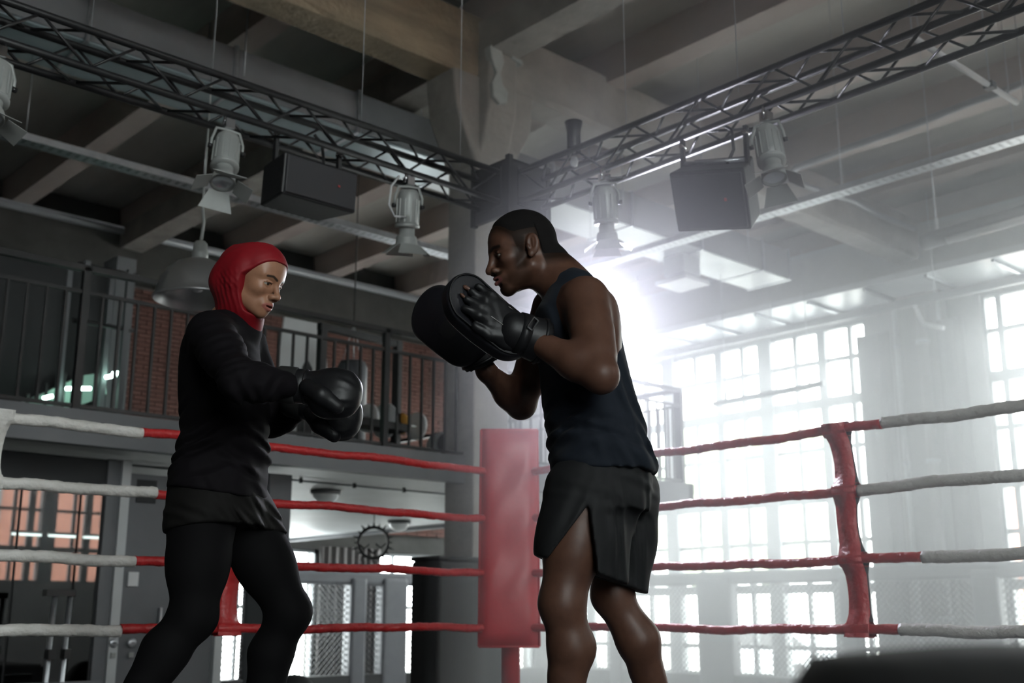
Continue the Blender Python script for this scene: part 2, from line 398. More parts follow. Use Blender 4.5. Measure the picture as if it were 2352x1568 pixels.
def wrapped(a, b, r, seed, twist):
    """vinyl-wrapped rope: a tube with pinched wraps and slight sag"""
    rr = random.Random(seed); a, b = Vector(a), Vector(b); ln = (b-a).length; n = max(4, int(ln/.012)); nn = 16
    e = (b-a).normalized(); side = e.cross(Vector((0,0,1))); upv = Vector((0,0,1))
    ph = [rr.uniform(0, 6.28) for _ in range(6)]
    vs = []
    for i in range(n+1):
        t = i/n; s = t*ln
        c = a.lerp(b, t) + upv*(.0035*math.sin(s*5+ph[0]) + .003*math.sin(s*11+ph[1])) + side*.003*math.sin(s*7+ph[2])
        for k in range(nn):
            an = 2*math.pi*k/nn
            w1 = abs(math.sin(s*34/(1+.12*math.sin(s*3+ph[3])) + an*.5 + ph[4])); w2 = max(0, 1-abs(((s+ph[0]*.1) % .23)-.115-.01*math.sin(an*2+ph[1]))/.012)
            q = r*(1.0 + .085*(w1**.5-.6) + .045*math.sin(s*23+an+ph[5]) + .035*math.sin(s*57-2*an+ph[2]) - .10*w2 + .03*math.sin(s*131+5*an))
            vs.append(c + (side*math.cos(an) + upv*math.sin(an))*q)
    fs = [(i*nn+k, i*nn+(k+1)%nn, (i+1)*nn+(k+1)%nn, (i+1)*nn+k) for i in range(n) for k in range(nn)]
    m = MB().add(vs, fs, True)
    m.f += [tuple(range(nn)), tuple(n*nn+k for k in range(nn))]; m.sm += [False, False]
    return m
ORD = ('topmost', 'second from top', 'third from top', 'lowest')
def rope(axis, k, cut, far):
    z = ROPE_Z[k]
    side = 'mezzanine side' if axis == 'x' else 'window side'
    P_ = (lambda s: Vector((s, RY, z))) if axis == 'x' else (lambda s: Vector((RX, s, z)))
    t = empty('ring_rope', P_(far), label='%s ring rope on the %s, red sleeve turning white' % (ORD[k], side), cat='rope', group='ring ropes on the ' + side)
    o = -P_(far)
    corner = (RX if axis == 'x' else RY) - .10
    wrapped(P_(cut)+o, P_(corner)+o, .0215, 10*k+len(axis), 2).build('red_sleeve', M['redv'], t)
    wrapped(P_(RN+.12)+o, P_(cut)+o, .0255, 10*k+5, 2).build('white_sleeve', M['whitev'], t)
    MB().tube([P_(corner-.01)+o, P_(corner+.12)+o], .009, 8).build('turnbuckle', M['steel'], t)
for k, c in enumerate((2.28, 2.37, 2.29, 2.25)): rope('x', k, c, RN)
for k, c in enumerate((2.57, 2.71, 2.43, 2.56)): rope('y', k, c, RN)
for k in range(4):
    z = ROPE_Z[k]
    for ax in ('x', 'y'):
        a = Vector((RN+.12, RN, z)) if ax == 'x' else Vector((RN, RN+.12, z)); b = Vector((RX-.1, RN, z)) if ax == 'x' else Vector((RN, RY-.1, z))
        t = empty('ring_rope', a, label='%s all-white ring rope %s' % (ORD[k], 'along the plain wall side' if ax == 'x' else 'along the dark wall side'), cat='rope', group='ring ropes on the near sides')
        wrapped(a-a, b-a, .0255, 77+k, 2).build('white_sleeve', M['whitev'], t)

def strap(axis, pos, off, wid, m, label, k0=0, k1=3, dark=None):
    """vertical spacer strap looped round the ropes, waving a little between them"""
    t = empty('rope_spacer', (RX, pos, 0) if axis == 'y' else (pos, RY, 0), label=label, cat='strap')
    for sgn, mm, nm in ((-1, m, 'strap'), (1, dark or m, 'strap_back')):
        pts = []
        zs = [ROPE_Z[k] for k in range(k0, k1+1)]
        for i in range(len(zs)-1):
            for j in range(9):
                f = j/9; z = zs[i]*(1-f)+zs[i+1]*f
                bow = math.sin(math.pi*f)
                pts.append((off[i]*(1-f)+off[i+1]*f + .012*bow*(1 if i % 2 else -1), sgn*(.034 - .029*min(1, bow*1.6)), z, wid*(1-.16*bow)))
        pts.append((off[len(zs)-1], sgn*.033, zs[-1]-.03, wid*1.05)); pts.insert(0, (off[0], sgn*.034, zs[0]+.028, wid*1.05))
        vs = []
        for (o, d, z, w) in pts:
            for th in (0, .004):
                for s in (-1, 1):
                    vs.append((d+sgn*th, o+s*w/2, z) if axis == 'y' else (o+s*w/2, d+sgn*th, z))
        fs = []
        for i in range(len(pts)-1):
            a, b = i*4, (i+1)*4
            fs += [(a,a+1,b+1,b), (a+2,b+2,b+3,a+3), (a,b,b+2,a+2), (a+1,a+3,b+3,b+1)]
        MB().add(vs, fs, True).build(nm, mm, t)
    for k in range(k0, k1+1):
        z = ROPE_Z[k]; o = off[k-k0]
        nn = 14; vs = []
        for s in (-1, 1):
            for q in range(nn):
                an = 2*math.pi*q/nn; c, w = .036*math.cos(an), .034*math.sin(an)
                vs.append((c, o+s*wid*.52, z+w) if axis == 'y' else (o+s*wid*.52, c, z+w))
        MB().add(vs, [(q, (q+1)%nn, nn+(q+1)%nn, nn+q) for q in range(nn)], True).build('loop', m, t)
    return t
blk = mat('strap_black_backing', (.03,.03,.032), .7)
strap('y', 2.77, (.03, .0, -.012, -.018), .115, M['redv'], 'red vinyl spacer strap joining the ropes on the window side', dark=blk)
strap('x', 2.775, (.02, .0, .01, .0), .115, M['redv'], 'red vinyl spacer strap joining the ropes behind the woman in the hijab', dark=blk)
strap('x', 1.63, (.02, .0, .02, .02), .08, M['whitev'], 'white spacer strap at the white end of the mezzanine side ropes', k1=1)
# far corner: post and pad
def corner(x, y, rz, m, lab):
    t = empty('corner_post', (x, y, 0), rz, label=lab[0], cat='post')
    MB().tube([(0,0,.0), (0,0,1.5)], .055, 16).build('tube', m, t)
    MB().cbox((0,0,.02), (.24,.24,.04)).build('base_plate', M['black'], t)
    for z in ROPE_Z: MB().cbox((-.04,0,z), (.1,.05,.05)).build('rope_lug', M['steel'], t)
    return t
def pad(x, y, rz, m, lab):
    # upholstered pad standing across the corner, one bulging cushion with piped rim
    W_, H_, T_ = .335, 1.245, .13
    vs = []; n1, n2 = 13, 33
    for side in (1, -1):
        for i in range(n2):
            for j in range(n1):
                u = j/(n1-1)*2-1; v = i/(n2-1)*2-1
                e = (1-abs(u)**6)*(1-abs(v)**14)
                bul = T_/2*e**.5*(1+.06*math.sin(v*9+u)+.05*math.sin(u*5-v*13))
                lean = (.0 + v*.006)
                vs.append((u*W_/2*(1+.03*(1-v)*.5)+lean*.5, -side*bul, v*H_/2))
    fs = []
    for s in range(2):
        b = s*n1*n2
        for i in range(n2-1):
            for j in range(n1-1):
                q = (b+i*n1+j, b+i*n1+j+1, b+(i+1)*n1+j+1, b+(i+1)*n1+j); fs.append(q if s == 0 else q[::-1])
    t = empty('corner_pad', (x, y, .98), rz, label=lab, cat='pad')
    MB().add(vs, fs, True).build('cushion', m, t)
    mb = MB(); w, h = W_/2, H_/2
    mb.tube([(-w*1.03,0,-h), (w*1.03,0,-h)], .008, 6).tube([(-w,0,h), (w,0,h)], .008, 6).tube([(-w*1.03,0,-h), (-w,0,h)], .008, 6).tube([(w*1.03,0,-h), (w,0,h)], .008, 6)
    mb.build('piping', m, t)
    for z in (-.45, 0, .45): MB().bar((-.14, .09, z), (.14, .09, z), .03, .04).build('tie_strap', M['black'], t)
    return t
corner(RX+.06, RY+.06, math.radians(45), M['padred'], ('red steel corner post of the ring behind the long red pad',))
pad(RX-.075, RY-.075, math.radians(-42), M['padred'], 'long red vinyl corner pad strapped to the far ring post')
corner(RN-.06, RY+.06, math.radians(135), M['white'], ('white steel corner post of the ring below the mezzanine',))
corner(RX+.06, RN-.06, math.radians(-45), M['white'], ('white steel corner post of the ring towards the windows',))
corner(RN-.06, RN-.06, math.radians(45), M['black'], ('black steel corner post of the ring by the plain wall',))
# corner stool in the foreground
st = empty('corner_stool', (0.698,0.232,0.501)[:2]+(0,), label='low black padded corner stool blurred in the foreground', cat='stool')
MB().lathe([(0,.44),(.17,.44),(.2,.455),(.205,.475),(.19,.497),(.12,.504),(0,.507)], 28).build('seat', M['lightrubber'], st)
MB().lathe([(0,.42),(.18,.42),(.18,.441),(0,.441)], 24).build('seat_plate', M['black'], st)
for k in range(4):
    a = math.pi/4 + k*math.pi/2
    MB().tube([(.12*math.cos(a),.12*math.sin(a),.43), (.2*math.cos(a),.2*math.sin(a),.007)], .013, 8).build('leg', M['black'], st)
MB().tube([(.155*math.cos(k*math.pi/8),.155*math.sin(k*math.pi/8),.22) for k in range(17)], .008, 6, caps=False).build('ring_brace', M['black'], st)

# ---------------------------------------------------------------- truss rig over the ring
TZ0, TZ1, TS = 3.05, 3.245, .195
def truss(name, axis, label):
    """four chords with zig-zag bracing on every face; one end plate"""
    ln = RX - RN + .1 if axis == 'x' else RY - RN + .1
    t = empty(name, (0,0,0), label=label, cat='truss')
    def P3(s, d, z): return Vector((s, RY-.02+d, z)) if axis == 'x' else Vector((RX-.02+d, s, z))
    end = (RX if axis == 'x' else RY) - .12
    c4 = [(0, TZ0), (TS, TZ0), (TS, TZ1), (0, TZ1)]
    for d, z in c4: MB().tube([P3(RN, d, z), P3(end, d, z)], .0195, 8).build('chord', M['black'], t)
    n = int((end-RN)/.235)
    st_ = (end-RN)/n
    for f in range(4):
        (d0, z0), (d1, z1) = c4[f], c4[(f+1) % 4]
        for i in range(n):
            a, b = ((d0,z0),(d1,z1)) if i % 2 == 0 else ((d1,z1),(d0,z0))
            MB().tube([P3(RN+st_*i, *a), P3(RN+st_*(i+1), *b)], .0075, 6).build('brace', M['black'], t)
    lo = P3(end, -.02, TZ0-.03); hi = P3(end+.02, TS+.02, TZ1+.03)
    MB().box([min(lo[i],hi[i]) for i in range(3)], [max(lo[i],hi[i]) for i in range(3)]).build('end_plate', M['black'], t)
    return t
truss('lighting_truss', 'x', 'black box truss hanging along the mezzanine side of the ring')
truss('lighting_truss', 'y', 'black box truss hanging along the window side of the ring')
cb = empty('truss_corner', (RX-.02, RY-.02, TZ0), label='black boxed corner block joining the two trusses', cat='truss corner')
MB().box((-.09,-.09,-.1), (-.06,.26,.27)).build('side_panel', M['black'], cb)
MB().box((-.06,-.09,-.1), (.26,-.06,.27)).build('side_panel', M['black'], cb)
for x in (-.08,.25):
    for y in (-.08,.25): MB().cbox((x,y,.09), (.035,.035,.4)).build('corner_tube', M['black'], cb)
MB().box((-.09,-.09,.25), (.26,.26,.27)).build('top_panel', M['black'], cb)
def wire(p, z1, lab):
    MB().tube([p, (p[0], p[1], z1)], .0028, 5).build('suspension_wire', M['steel'], label=lab, cat='wire', group='thin suspension wires from the ceiling')
for x in (.6, 1.9, 2.55, 3.5, 4.25): wire((x, RY+.08, TZ1), SLAB, 'thin steel wire holding up the truss on the mezzanine side')
for y in (.8, 1.9, 2.66, 3.3, 4.1): wire((RX+.08, y, TZ1), SLAB, 'thin steel wire holding up the truss on the window side')

def spot(loc, aim, label, flaps=(50, 40, 55, 45), rz=0, grp='grey stage spotlights with barn doors'):
    """theatre spotlight: clamp, yoke, ribbed housing, snout, barn doors; unlit"""
    t = empty('stage_spotlight', loc, label=label, cat='spotlight', group=grp)
    MB().cbox((0,0,.0), (.05,.05,.05)).tube([(-.022,0,-.01), (-.022,0,.055)], .008, 6).tube([(.022,0,-.01), (.022,0,.055)], .008, 6).build('clamp', M['chrome'], t)
    d = Vector(aim).normalized(); c = Vector((0,0,-.10))
    R = d.to_track_quat('-Z', 'Y').to_matrix().to_4x4(); T = Matrix.Translation(c) @ R @ Matrix.Rotation(math.radians(rz), 4, 'Z')
    ax = (T.to_3x3() @ Vector((1,0,0))).normalized()
    mb = MB()
    s0 = c + ax*.081 + d*.05; s1 = c - ax*.081 + d*.05
    mb.tube([s0, c+ax*.081, Vector((0,0,-.035))+ax*.06, Vector((0,0,-.03)), Vector((0,0,-.035))-ax*.06, c-ax*.081, s1], .008, 6)
    mb.build('yoke', M['alu'], t)
    for s in (1,-1):
        q = c + ax*(.074*s) + d*.05; MB().tube([q, q+ax*(.022*s)], .013, 10).build('knob', M['black'], t)
    # housing (rear), pointing along local -Z
    mb = MB(); n = 24
    prof = [(.0,.045),(.045,.045),(.058,.03),(.063,.0),(.065,-.1),(.067,-.155),(.058,-.165),(.0,-.165)]
    mb.lathe(prof, n, T)
    ho = mb.build('housing', M['alu'], t)
    mb = MB()
    for k in range(12):
        a = 2*math.pi*k/12; u = Vector((math.cos(a), math.sin(a), 0))
        mb.bar(T @ (u*.0655+Vector((0,0,-.01))), T @ (u*.0675+Vector((0,0,-.145))), .006, .006)
    mb.build('cooling_rib', M['alu'], ho)
    MB().lathe([(.069,-.155),(.072,-.158),(.072,-.172),(.045,-.175)], n, T).build('rim', M['alu'], t)
    MB().lathe([(.045,-.16),(.045,-.22),(.054,-.222),(.06,-.235),(.062,-.262),(.064,-.264),(.064,-.276),(.054,-.276),(.05,-.25)], n, T).build('snout', M['alu'], t)
    MB().lathe([(0,-.252),(.03,-.256),(.052,-.262)], n, T).build('lens', M['lens'], t)
    for k in range(4):
        a = k*math.pi/2; fo = math.radians(flaps[k])
        Rk = T @ Matrix.Rotation(a, 4, 'Z') @ Matrix.Translation((0,.062,-.274)) @ Matrix.Rotation(fo, 4, 'X')
        w0, w1, h = (.05, .085, .1) if k % 2 == 0 else (.05, .06, .09)
        MB().prism([(-w0,0,0),(w0,0,0),(w1,0,-h),(-w1,0,-h)], (0,.0025,0), Rk).build('barn_door', M['alu'], t)
    return t
def camdir(r, f, u):   # direction given as right / forward / up of the viewing side
    return (r*math.sin(HEAD)+f*math.cos(HEAD), -r*math.cos(HEAD)+f*math.sin(HEAD), u)
spot((2.61, RY-.02, 2.99), camdir(.05,-.35,-1), 'grey spotlight with spread barn doors over the woman in the hijab', (58,62,35,60), 20)
spot((3.78, RY-.02, 2.99), camdir(-.05,.25,-1), 'grey spotlight with drooping cable between the speaker and the truss corner', (55,50,55,50), 10)
spot((1.465, RY-.02, 2.99), camdir(.1,-.3,-1), 'grey spotlight at the dark end of the truss', (50,70,45,60), 30)
spot((RX-.02, 4.19, 2.99), camdir(.05,.15,-1), 'grey spotlight washed out by haze near the truss corner', (48,55,48,55), 15)
spot((RX-.02, 3.07, 2.99), camdir(.02,-.3,-1), 'grey spotlight with a bright lens beside the tilted speaker', (58,50,50,62), -25)
spot((RX-.02, 1.70, 2.99), camdir(.2,-.2,-1), 'grey spotlight at the outer end of the window side truss', (50,60,45,60), 25)
# drooping cable on the second spotlight
MB().tube([(3.70,RY-.03,3.0), (3.64,RY-.04,2.92), (3.62,RY-.05,2.80), (3.66,RY-.05,2.74), (3.75,RY-.04,2.76)], .006, 6).build('lamp_cable', M['white'], label='pale cable looping down beside the spotlight', cat='cable')

def speaker(loc, rz, tilt, W_, H_, D_, label, yaw2=0, grilled=True):
    t = empty('loudspeaker', loc, rz, label=label, cat='loudspeaker')
    Tm = Matrix.Translation((0,0,-.12)) @ Matrix.Rotation(math.radians(tilt), 4, 'X') @ Matrix.Rotation(math.radians(yaw2), 4, 'Y')
    w, h, d = W_/2, H_, D_
    body = MB().prism([(-w,-d/2,-h),(w,-d/2,-h),(w*.8,d/2,-h),(-w*.8,d/2,-h)], (0,0,h), Tm)
    body.build('cabinet', M['plastic'], t, bevel=.012)
    MB().prism([(-w*.94,-d/2-.012,-h*.95),(w*.94,-d/2-.012,-h*.95),(w*.94,-d/2-.012,-h*.05),(-w*.94,-d/2-.012,-h*.05)], (0,.012,0), Tm).build('grille', M['grille'], t, bevel=.006)
    for s in (-1, 1):
        p = Tm @ Vector((s*w*.86, 0, -.02))
        MB().bar(p, Vector((p.x, p.y, .06)), .028, .02).build('bracket', M['black'], t)
        MB().tube([Vector((p.x, p.y-.02, .02)), Vector((p.x, p.y+.02, .02))], .012, 8).build('bolt', M['chrome'], t)
    MB().tube([Tm @ Vector((-w*.8,0,.012)), Tm @ Vector((w*.8,0,.012))], .012, 8).build('bracket_bar', M['steel'], t)
    MB().tube([(w*.2,.02,.1), (w*.45,.03,.06), (w*.5,.02,-.06), (w*.35,.0,-.14)], .009, 6).build('cable', M['black'], t)
    MB().prism([(w*.42,-d/2-.016,-h*.5),(w*.48,-d/2-.016,-h*.5),(w*.48,-d/2-.016,-h*.45),(w*.42,-d/2-.016,-h*.45)], (0,.006,0), Tm).build('badge', mat('red_badge', (.3,.03,.03), .5), t)
    return t
speaker((3.13, RY+.04, 3.03), 0, 4, .47, .23, .30, 'black loudspeaker box hung level under the mezzanine side truss')
speaker((RX+.0, 3.42, 2.97), math.radians(-80), 34, .42, .33, .26, 'black loudspeaker tilted downward under the window side truss', 10)
# up-pointing can on the window truss
t = empty('par_can', (RX+.05, 4.5, TZ1+.02), label='small black par can standing up on the truss near the corner', cat='lamp')
MB().lathe([(.0,.0),(.035,.0),(.042,.03),(.042,.13),(.055,.2),(.052,.2),(.038,.13),(0,.1)], 18).build('can', M['black'], t)
MB().tube([(0,-.05,.1), (0,-.05,-.01), (0,.05,-.01), (0,.05,.1)], .006, 6).build('yoke', M['black'], t)
MB().lathe([(0,-.03),(.02,-.03),(.026,-.055),(.02,-.085),(0,-.095)], 14).build('bulb', M['tube'], t)

# perforated cable trays
def tray(axis, p, a0, a1, z, label):
    t = empty('cable_tray', (0,0,0), label=label, cat='cable tray')
    P3 = (lambda s, d, h: (s, p+d, z+h)) if axis == 'x' else (lambda s, d, h: (p+d, s, z+h))
    def bx(mb, s0, s1, d0, d1, h0, h1):
        a, b = P3(s0,d0,h0), P3(s1,d1,h1); mb.box([min(a[i],b[i]) for i in range(3)], [max(a[i],b[i]) for i in range(3)])
    mb = MB(); bx(mb, a0, a1, -.09, -.088, 0, .07); bx(mb, a0, a1, .088, .09, 0, .07); mb.build('side_flange', M['steel'], t)
    mb = MB()
    for d0, d1 in ((-.09,-.055), (-.035,-.01), (.01,.035), (.055,.09)): bx(mb, a0, a1, d0, d1, -.002, 0)
    s = a0
    while s < a1: bx(mb, s, s+.05, -.09, .09, -.003, -.001); s += .09
    mb.build('perforated_bed', M['steel'], t)
    s = a0 + .6
    while s < a1:
        MB().tube([P3(s, -.07, .03), P3(s, -.07, (5.985 if axis == 'x' else SLAB)-z)], .005, 5).build('hanger_rod', M['steel'], t); s += 1.9
    for d in (-.03, .02): MB().tube([P3(a0+.1, d, .012), P3(a1-.1, d, .012)], .011, 6).build('cable', M['black'], t)
    return t
tray('x', 10.9, 1.0, 10.6, 5.05, 'perforated steel cable tray hanging along the mezzanine')
tray('y', 10.7, -2.0, 11.2, 5.07, 'perforated steel cable tray hanging across towards the windows')
# long ventilation duct behind the main beam
t = empty('ventilation_duct', (0, 10.7, 6.0), label='long rectangular ventilation duct with pale underside behind the main beam', cat='duct')
x = -1.0; k = 0
while x < 15.7:
    e = min(x+1.6, 15.75)
    MB().box((x+.008, -.42, .02), (e-.008, .42, .5)).build('duct_section', M['duct'], t)
    MB().box((x+.008, -.40, .0), (e-.008, .40, .018)).build('underside', M['ductsheen'] if x < 8 else M['ductwhite'], t)
    MB().box((e-.02, -.45, -.012), (e+.02, .45, .53)).build('flange', M['steel'], t)
    x = e; k += 1
for x in (2.5, 5.5, 8.6, 11.6, 14.6):
    for y in (-.44,.44): MB().tube([(x,y,.2),(x,y,1.2)], .008, 5).build('hanger_rod', M['steel'], t)
t = empty('ceiling_projector', (13.5, 10.75, 5.55), label='white box fixture under the pale duct near the windows', cat='fixture')
MB().box((-.2,-.2,.14), (.2,.2,.45)).build('housing', M['lightgrey'], t)
MB().box((-.3,-.3,.0), (.3,.3,.06)).build('base', M['white'], t); MB().box((-.16,-.16,.06), (.16,.16,.14)).build('neck', M['lightgrey'], t)
# fluorescent battens
def batten(p, q, r, label, tubeside=(0,0,-1), top=SLAB):
    p, q = Vector(p), Vector(q); t = empty('fluorescent_batten', p, label=label, cat='lamp'); e = q-p; d = e.normalized()
    MB().tube([Vector((0,0,0)), e], r, 12).build('housing', M['duct'], t)
    dn = Vector(tubeside)
    MB().tube([d*.25+dn*r*.55, e-d*.25+dn*r*.55], r*.62, 10).build('diffuser', M['tube'], t)
    for f in (.12, .88):
        MB().tube([e*f, e*f+Vector((0,0,top-p.z))], .006, 5).build('hanger_wire', M['steel'], t)
        MB().tube([e*f+Vector((0,0,r)), e*f+Vector((0,0,r+.12))], .02, 8).build('mount', M['white'], t)
batten((10.4,5.211,4.179), (10.4,3.917,4.222), .085, 'grey tubular batten lamp hanging before the lintel band', camdir(-.1,-.5,-1))
batten((14.6,11.075,3.849), (14.6,9.05,3.889), .045, 'thin dark batten lamp hanging in front of the window panes', top=5.98)
# clipped cables along the ceiling
MB().tube([(13.334,8.78,6.6), (12.957,8.234,6.6), (12.865,7.294,6.6), (12.843,6.471,6.6), (12.745,5.618,6.6), (12.75,5.244,6.6), (12.621,4.578,6.6)], .05, 8).build('ceiling_conduit', M['duct'], label='thick grey conduit curving along the ceiling joist', cat='conduit')
MB().tube([(13.312,8.684,6.7), (13.959,8.67,6.7), (14.951,8.547,6.7), (15.685,8.606,6.7), (16.813,8.553,6.7)], .045, 8).build('ceiling_conduit', M['duct'], label='grey cable bundle swagging below the ceiling towards the lintel', cat='conduit')
t = empty('crossing_pole', (6.666,3.288,4.3), label='white steel pole crossing behind the window side truss', cat='pole')
a, b = Vector((6.666,3.288,4.3)), Vector((8.185,3.262,4.3))
MB().tube([a*0, b-a], .022, 10).build('tube', M['white'], t)
MB().tube([(b-a)*.72+Vector((0,0,.0)), (b-a)*.72+Vector((0,0,3.1))], .005, 5).build('hanger_wire', M['steel'], t)
MB().cbox((b-a)*.72, (.07,.07,.05)).build('clamp', M['black'], t)
MB().tube([(0,0,0),(0,0,3.1)], .005, 5).build('hanger_wire', M['steel'], t)
# pendant dome lamp
c = (3.093,6.187,2.385)
t = empty('pendant_lamp', c, label='large grey metal dome pendant lamp behind the woman in the hijab', cat='lamp')
MB().lathe([(.255,.0),(.262,.006),(.262,.012),(.25,.02),(.243,.06),(.225,.12),(.19,.18),(.14,.225),(.085,.25),(.05,.258),(.045,.258)], 40).lathe([(.255,.0),(.248,.012),(.238,.06),(.22,.118),(.185,.176),(.135,.22),(.0,.245)], 40).build('shade', mat('spun_aluminium', (.42,.43,.44), .32, .75), t)
MB().lathe([(.045,.255),(.05,.26),(.05,.31),(.042,.32),(.042,.36),(.03,.375),(.0,.38)], 20).build('socket_cap', M['alu'], t)
MB().lathe([(0,.05),(.03,.06),(.042,.09),(.03,.14),(.018,.19),(0,.2)], 16).build('bulb', M['tube'], t)
MB().tube([(0,0,.37),(.012,0,.5),(-.006,0,.62),(0,0,.8),(0,0,SLAB-c[2])], [.011,.010,.009,.005,.004], 8).build('cord', M['alu'], t)

# ---------------------------------------------------------------- sculpting: signed-distance shapes meshed by surface nets
f32 = np.float32
def axis(*seg):
    """piecewise spacing: (start, step, end, step, end ...)"""
    out = [seg[0]]; i = 1
    while i < len(seg):
        st, en = seg[i], seg[i+1]
        n = max(1, int(round((en-out[-1])/st))); s = out[-1]
        out += [s+(en-s)*k/n for k in range(1, n+1)]; i += 2
    return np.array(out, f32)
def smin(a, b, k):
    h = np.maximum(k-np.abs(a-b), 0)/k
    return np.minimum(a, b) - h*h*(k*.25)
class TR:
    """local frame: columns of R are the local axes in person space"""
    def __init__(s, R, o, sc=1.): s.R = np.array(R, float); s.o = np.array(o, float); s.s = sc
    def to(s, p): return s.R @ (np.array(p, float)*s.s) + s.o
    def inv(s, X, Y, Z):
        a, b, c = X-f32(s.o[0]), Y-f32(s.o[1]), Z-f32(s.o[2]); R = s.R/s.s
        return [(a*f32(R[0,i]) + b*f32(R[1,i]) + c*f32(R[2,i])) for i in range(3)]
ID = TR(np.eye(3), (0,0,0))
class Sculpt:
    def __init__(s, xs, ys, zs):
        s.ax = (xs, ys, zs); s.d = np.full((len(xs), len(ys), len(zs)), .5, f32)
    def sub(s, lo, hi):
        r = []
        for i in range(3):
            a = max(0, int(np.searchsorted(s.ax[i], lo[i]))-1); b = min(len(s.ax[i]), int(np.searchsorted(s.ax[i], hi[i]))+1)
            r.append(slice(a, max(a, b)))
        X = s.ax[0][r[0]][:, None, None]; Y = s.ax[1][r[1]][None, :, None]; Z = s.ax[2][r[2]][None, None, :]
        return tuple(r), X, Y, Z
    def put(s, fn, lo, hi, k, mode):
        m = k + .035
        r, X, Y, Z = s.sub([q-m for q in lo], [q+m for q in hi])
        if any(q.stop <= q.start for q in r): return s
        e = fn(X, Y, Z).astype(f32); D = s.d[r]
        if mode == '+': D[...] = smin(D, e, f32(max(k, 1e-4)))
        elif mode == '-': D[...] = -smin(-D, e, f32(max(k, 1e-4)))
        elif mode == '&': D[...] = -smin(-D, -e, f32(max(k, 1e-4)))
        return s
    def cap(s, a, b, r1, r2=None, k=.01, mode='+', T=ID, flat=None):
        """tapered capsule; flat = (axis vector, factor) squashes it along that direction"""
        r2 = r1 if r2 is None else r2
        a, b = T.to(a), T.to(b); r1 *= T.s; r2 *= T.s; k *= T.s; ab = b-a; L2 = float(ab@ab) + 1e-9
        fl = None
        if flat is not None: fl = (T.R @ np.array(flat[0], float), 1/flat[1])
        def fn(X, Y, Z):
            p, q, w = X-f32(a[0]), Y-f32(a[1]), Z-f32(a[2])
            t = np.clip((p*f32(ab[0])+q*f32(ab[1])+w*f32(ab[2]))/f32(L2), 0, 1)
            p, q, w = p-t*f32(ab[0]), q-t*f32(ab[1]), w-t*f32(ab[2])
            if fl is not None:
                n, g = fl; c = (p*f32(n[0])+q*f32(n[1])+w*f32(n[2]))*f32(g-1)
                p, q, w = p+c*f32(n[0]), q+c*f32(n[1]), w+c*f32(n[2])
            return np.sqrt(p*p+q*q+w*w) - (f32(r1)+f32(r2-r1)*t)
        rm = max(r1, r2)
        return s.put(fn, np.minimum(a,b)-rm, np.maximum(a,b)+rm, k, mode)
    def ell(s, c, r, k=.01, mode='+', T=ID, R=None):
        c = T.to(c); r = np.array(r, float)*T.s; k *= T.s
        Q = T.R if R is None else T.R @ np.array(R, float)
        F = TR(Q, c)
        def fn(X, Y, Z):
            a, b, d = F.inv(X, Y, Z)
            k0 = np.sqrt((a/f32(r[0]))**2+(b/f32(r[1]))**2+(d/f32(r[2]))**2)
            k1 = np.sqrt((a/f32(r[0]**2))**2+(b/f32(r[1]**2))**2+(d/f32(r[2]**2))**2)
            return k0*(k0-1)/np.maximum(k1, f32(1e-6))
        e = np.sqrt((Q**2) @ (r**2))
        return s.put(fn, c-e, c+e, k, mode)
    def both(s, kind, *a, **k):
        """mirrored pair across local y"""
        for sg in (1, -1):
            b = [(q[0], q[1]*sg, q[2]) if (isinstance(q, tuple) and len(q) == 3 and i < (2 if kind == 'cap' else 1)) else q for i, q in enumerate(a)]
            kk = dict(k)
            if 'R' in kk: Rm = np.array(kk['R'], float); S_ = np.diag([1, sg, 1]); kk['R'] = S_ @ Rm @ S_
            getattr(s, kind)(*b, **kk)
        return s
    def loft(s, st, k=.02, mode='+', inf=0., disp=None, p=2.3):
        """st: (z, u centre, w centre, half u, half w) from low to high"""
        st = np.array(sorted(st), float); z = st[:, 0]
        def fn(X, Y, Z):
            zz = np.clip(Z, z[0], z[-1]).ravel()
            i = np.clip(np.searchsorted(z, zz)-1, 0, len(z)-2); t = (zz-z[i])/(z[i+1]-z[i])
            def ip(c):   # Catmull-Rom
                v = st[:, c]; v0 = v[np.maximum(i-1, 0)]; v1 = v[i]; v2 = v[i+1]; v3 = v[np.minimum(i+2, len(v)-1)]
                m1 = (v2-v0)/2; m2 = (v3-v1)/2
                return ((2*t**3-3*t**2+1)*v1+(t**3-2*t**2+t)*m1+(-2*t**3+3*t**2)*v2+(t**3-t**2)*m2).astype(f32)[None, None, :]
            cu, cw, a, b = ip(1), ip(2), ip(3)+f32(inf), ip(4)+f32(inf)
            q = (np.abs((X-cu)/a)**f32(p)+np.abs((Y-cw)/b)**f32(p))**f32(1/p)
            e = (q-1)*np.minimum(a, b)
            if disp is not None: e = e - disp(X, Y, Z)
            ov = np.maximum(Z-f32(z[-1]+inf), f32(z[0]-inf)-Z)
            return np.maximum(e, ov)
        lo = [(st[:,1]-st[:,3]).min()-inf, (st[:,2]-st[:,4]).min()-inf, z[0]-inf]; hi = [(st[:,1]+st[:,3]).max()+inf, (st[:,2]+st[:,4]).max()+inf, z[-1]+inf]
        return s.put(fn, lo, hi, k, mode)
    def plane(s, p, n, k=.004):
        """keep the side the normal points away from"""
        n = np.array(n, float); n /= np.linalg.norm(n); c = float(n@np.array(p, float))
        X, Y, Z = s.ax[0][:, None, None], s.ax[1][None, :, None], s.ax[2][None, None, :]
        e = (X*f32(n[0])+Y*f32(n[1])+Z*f32(n[2])-f32(c)).astype(f32)
        s.d = -smin(-s.d, -e, f32(k)); return s
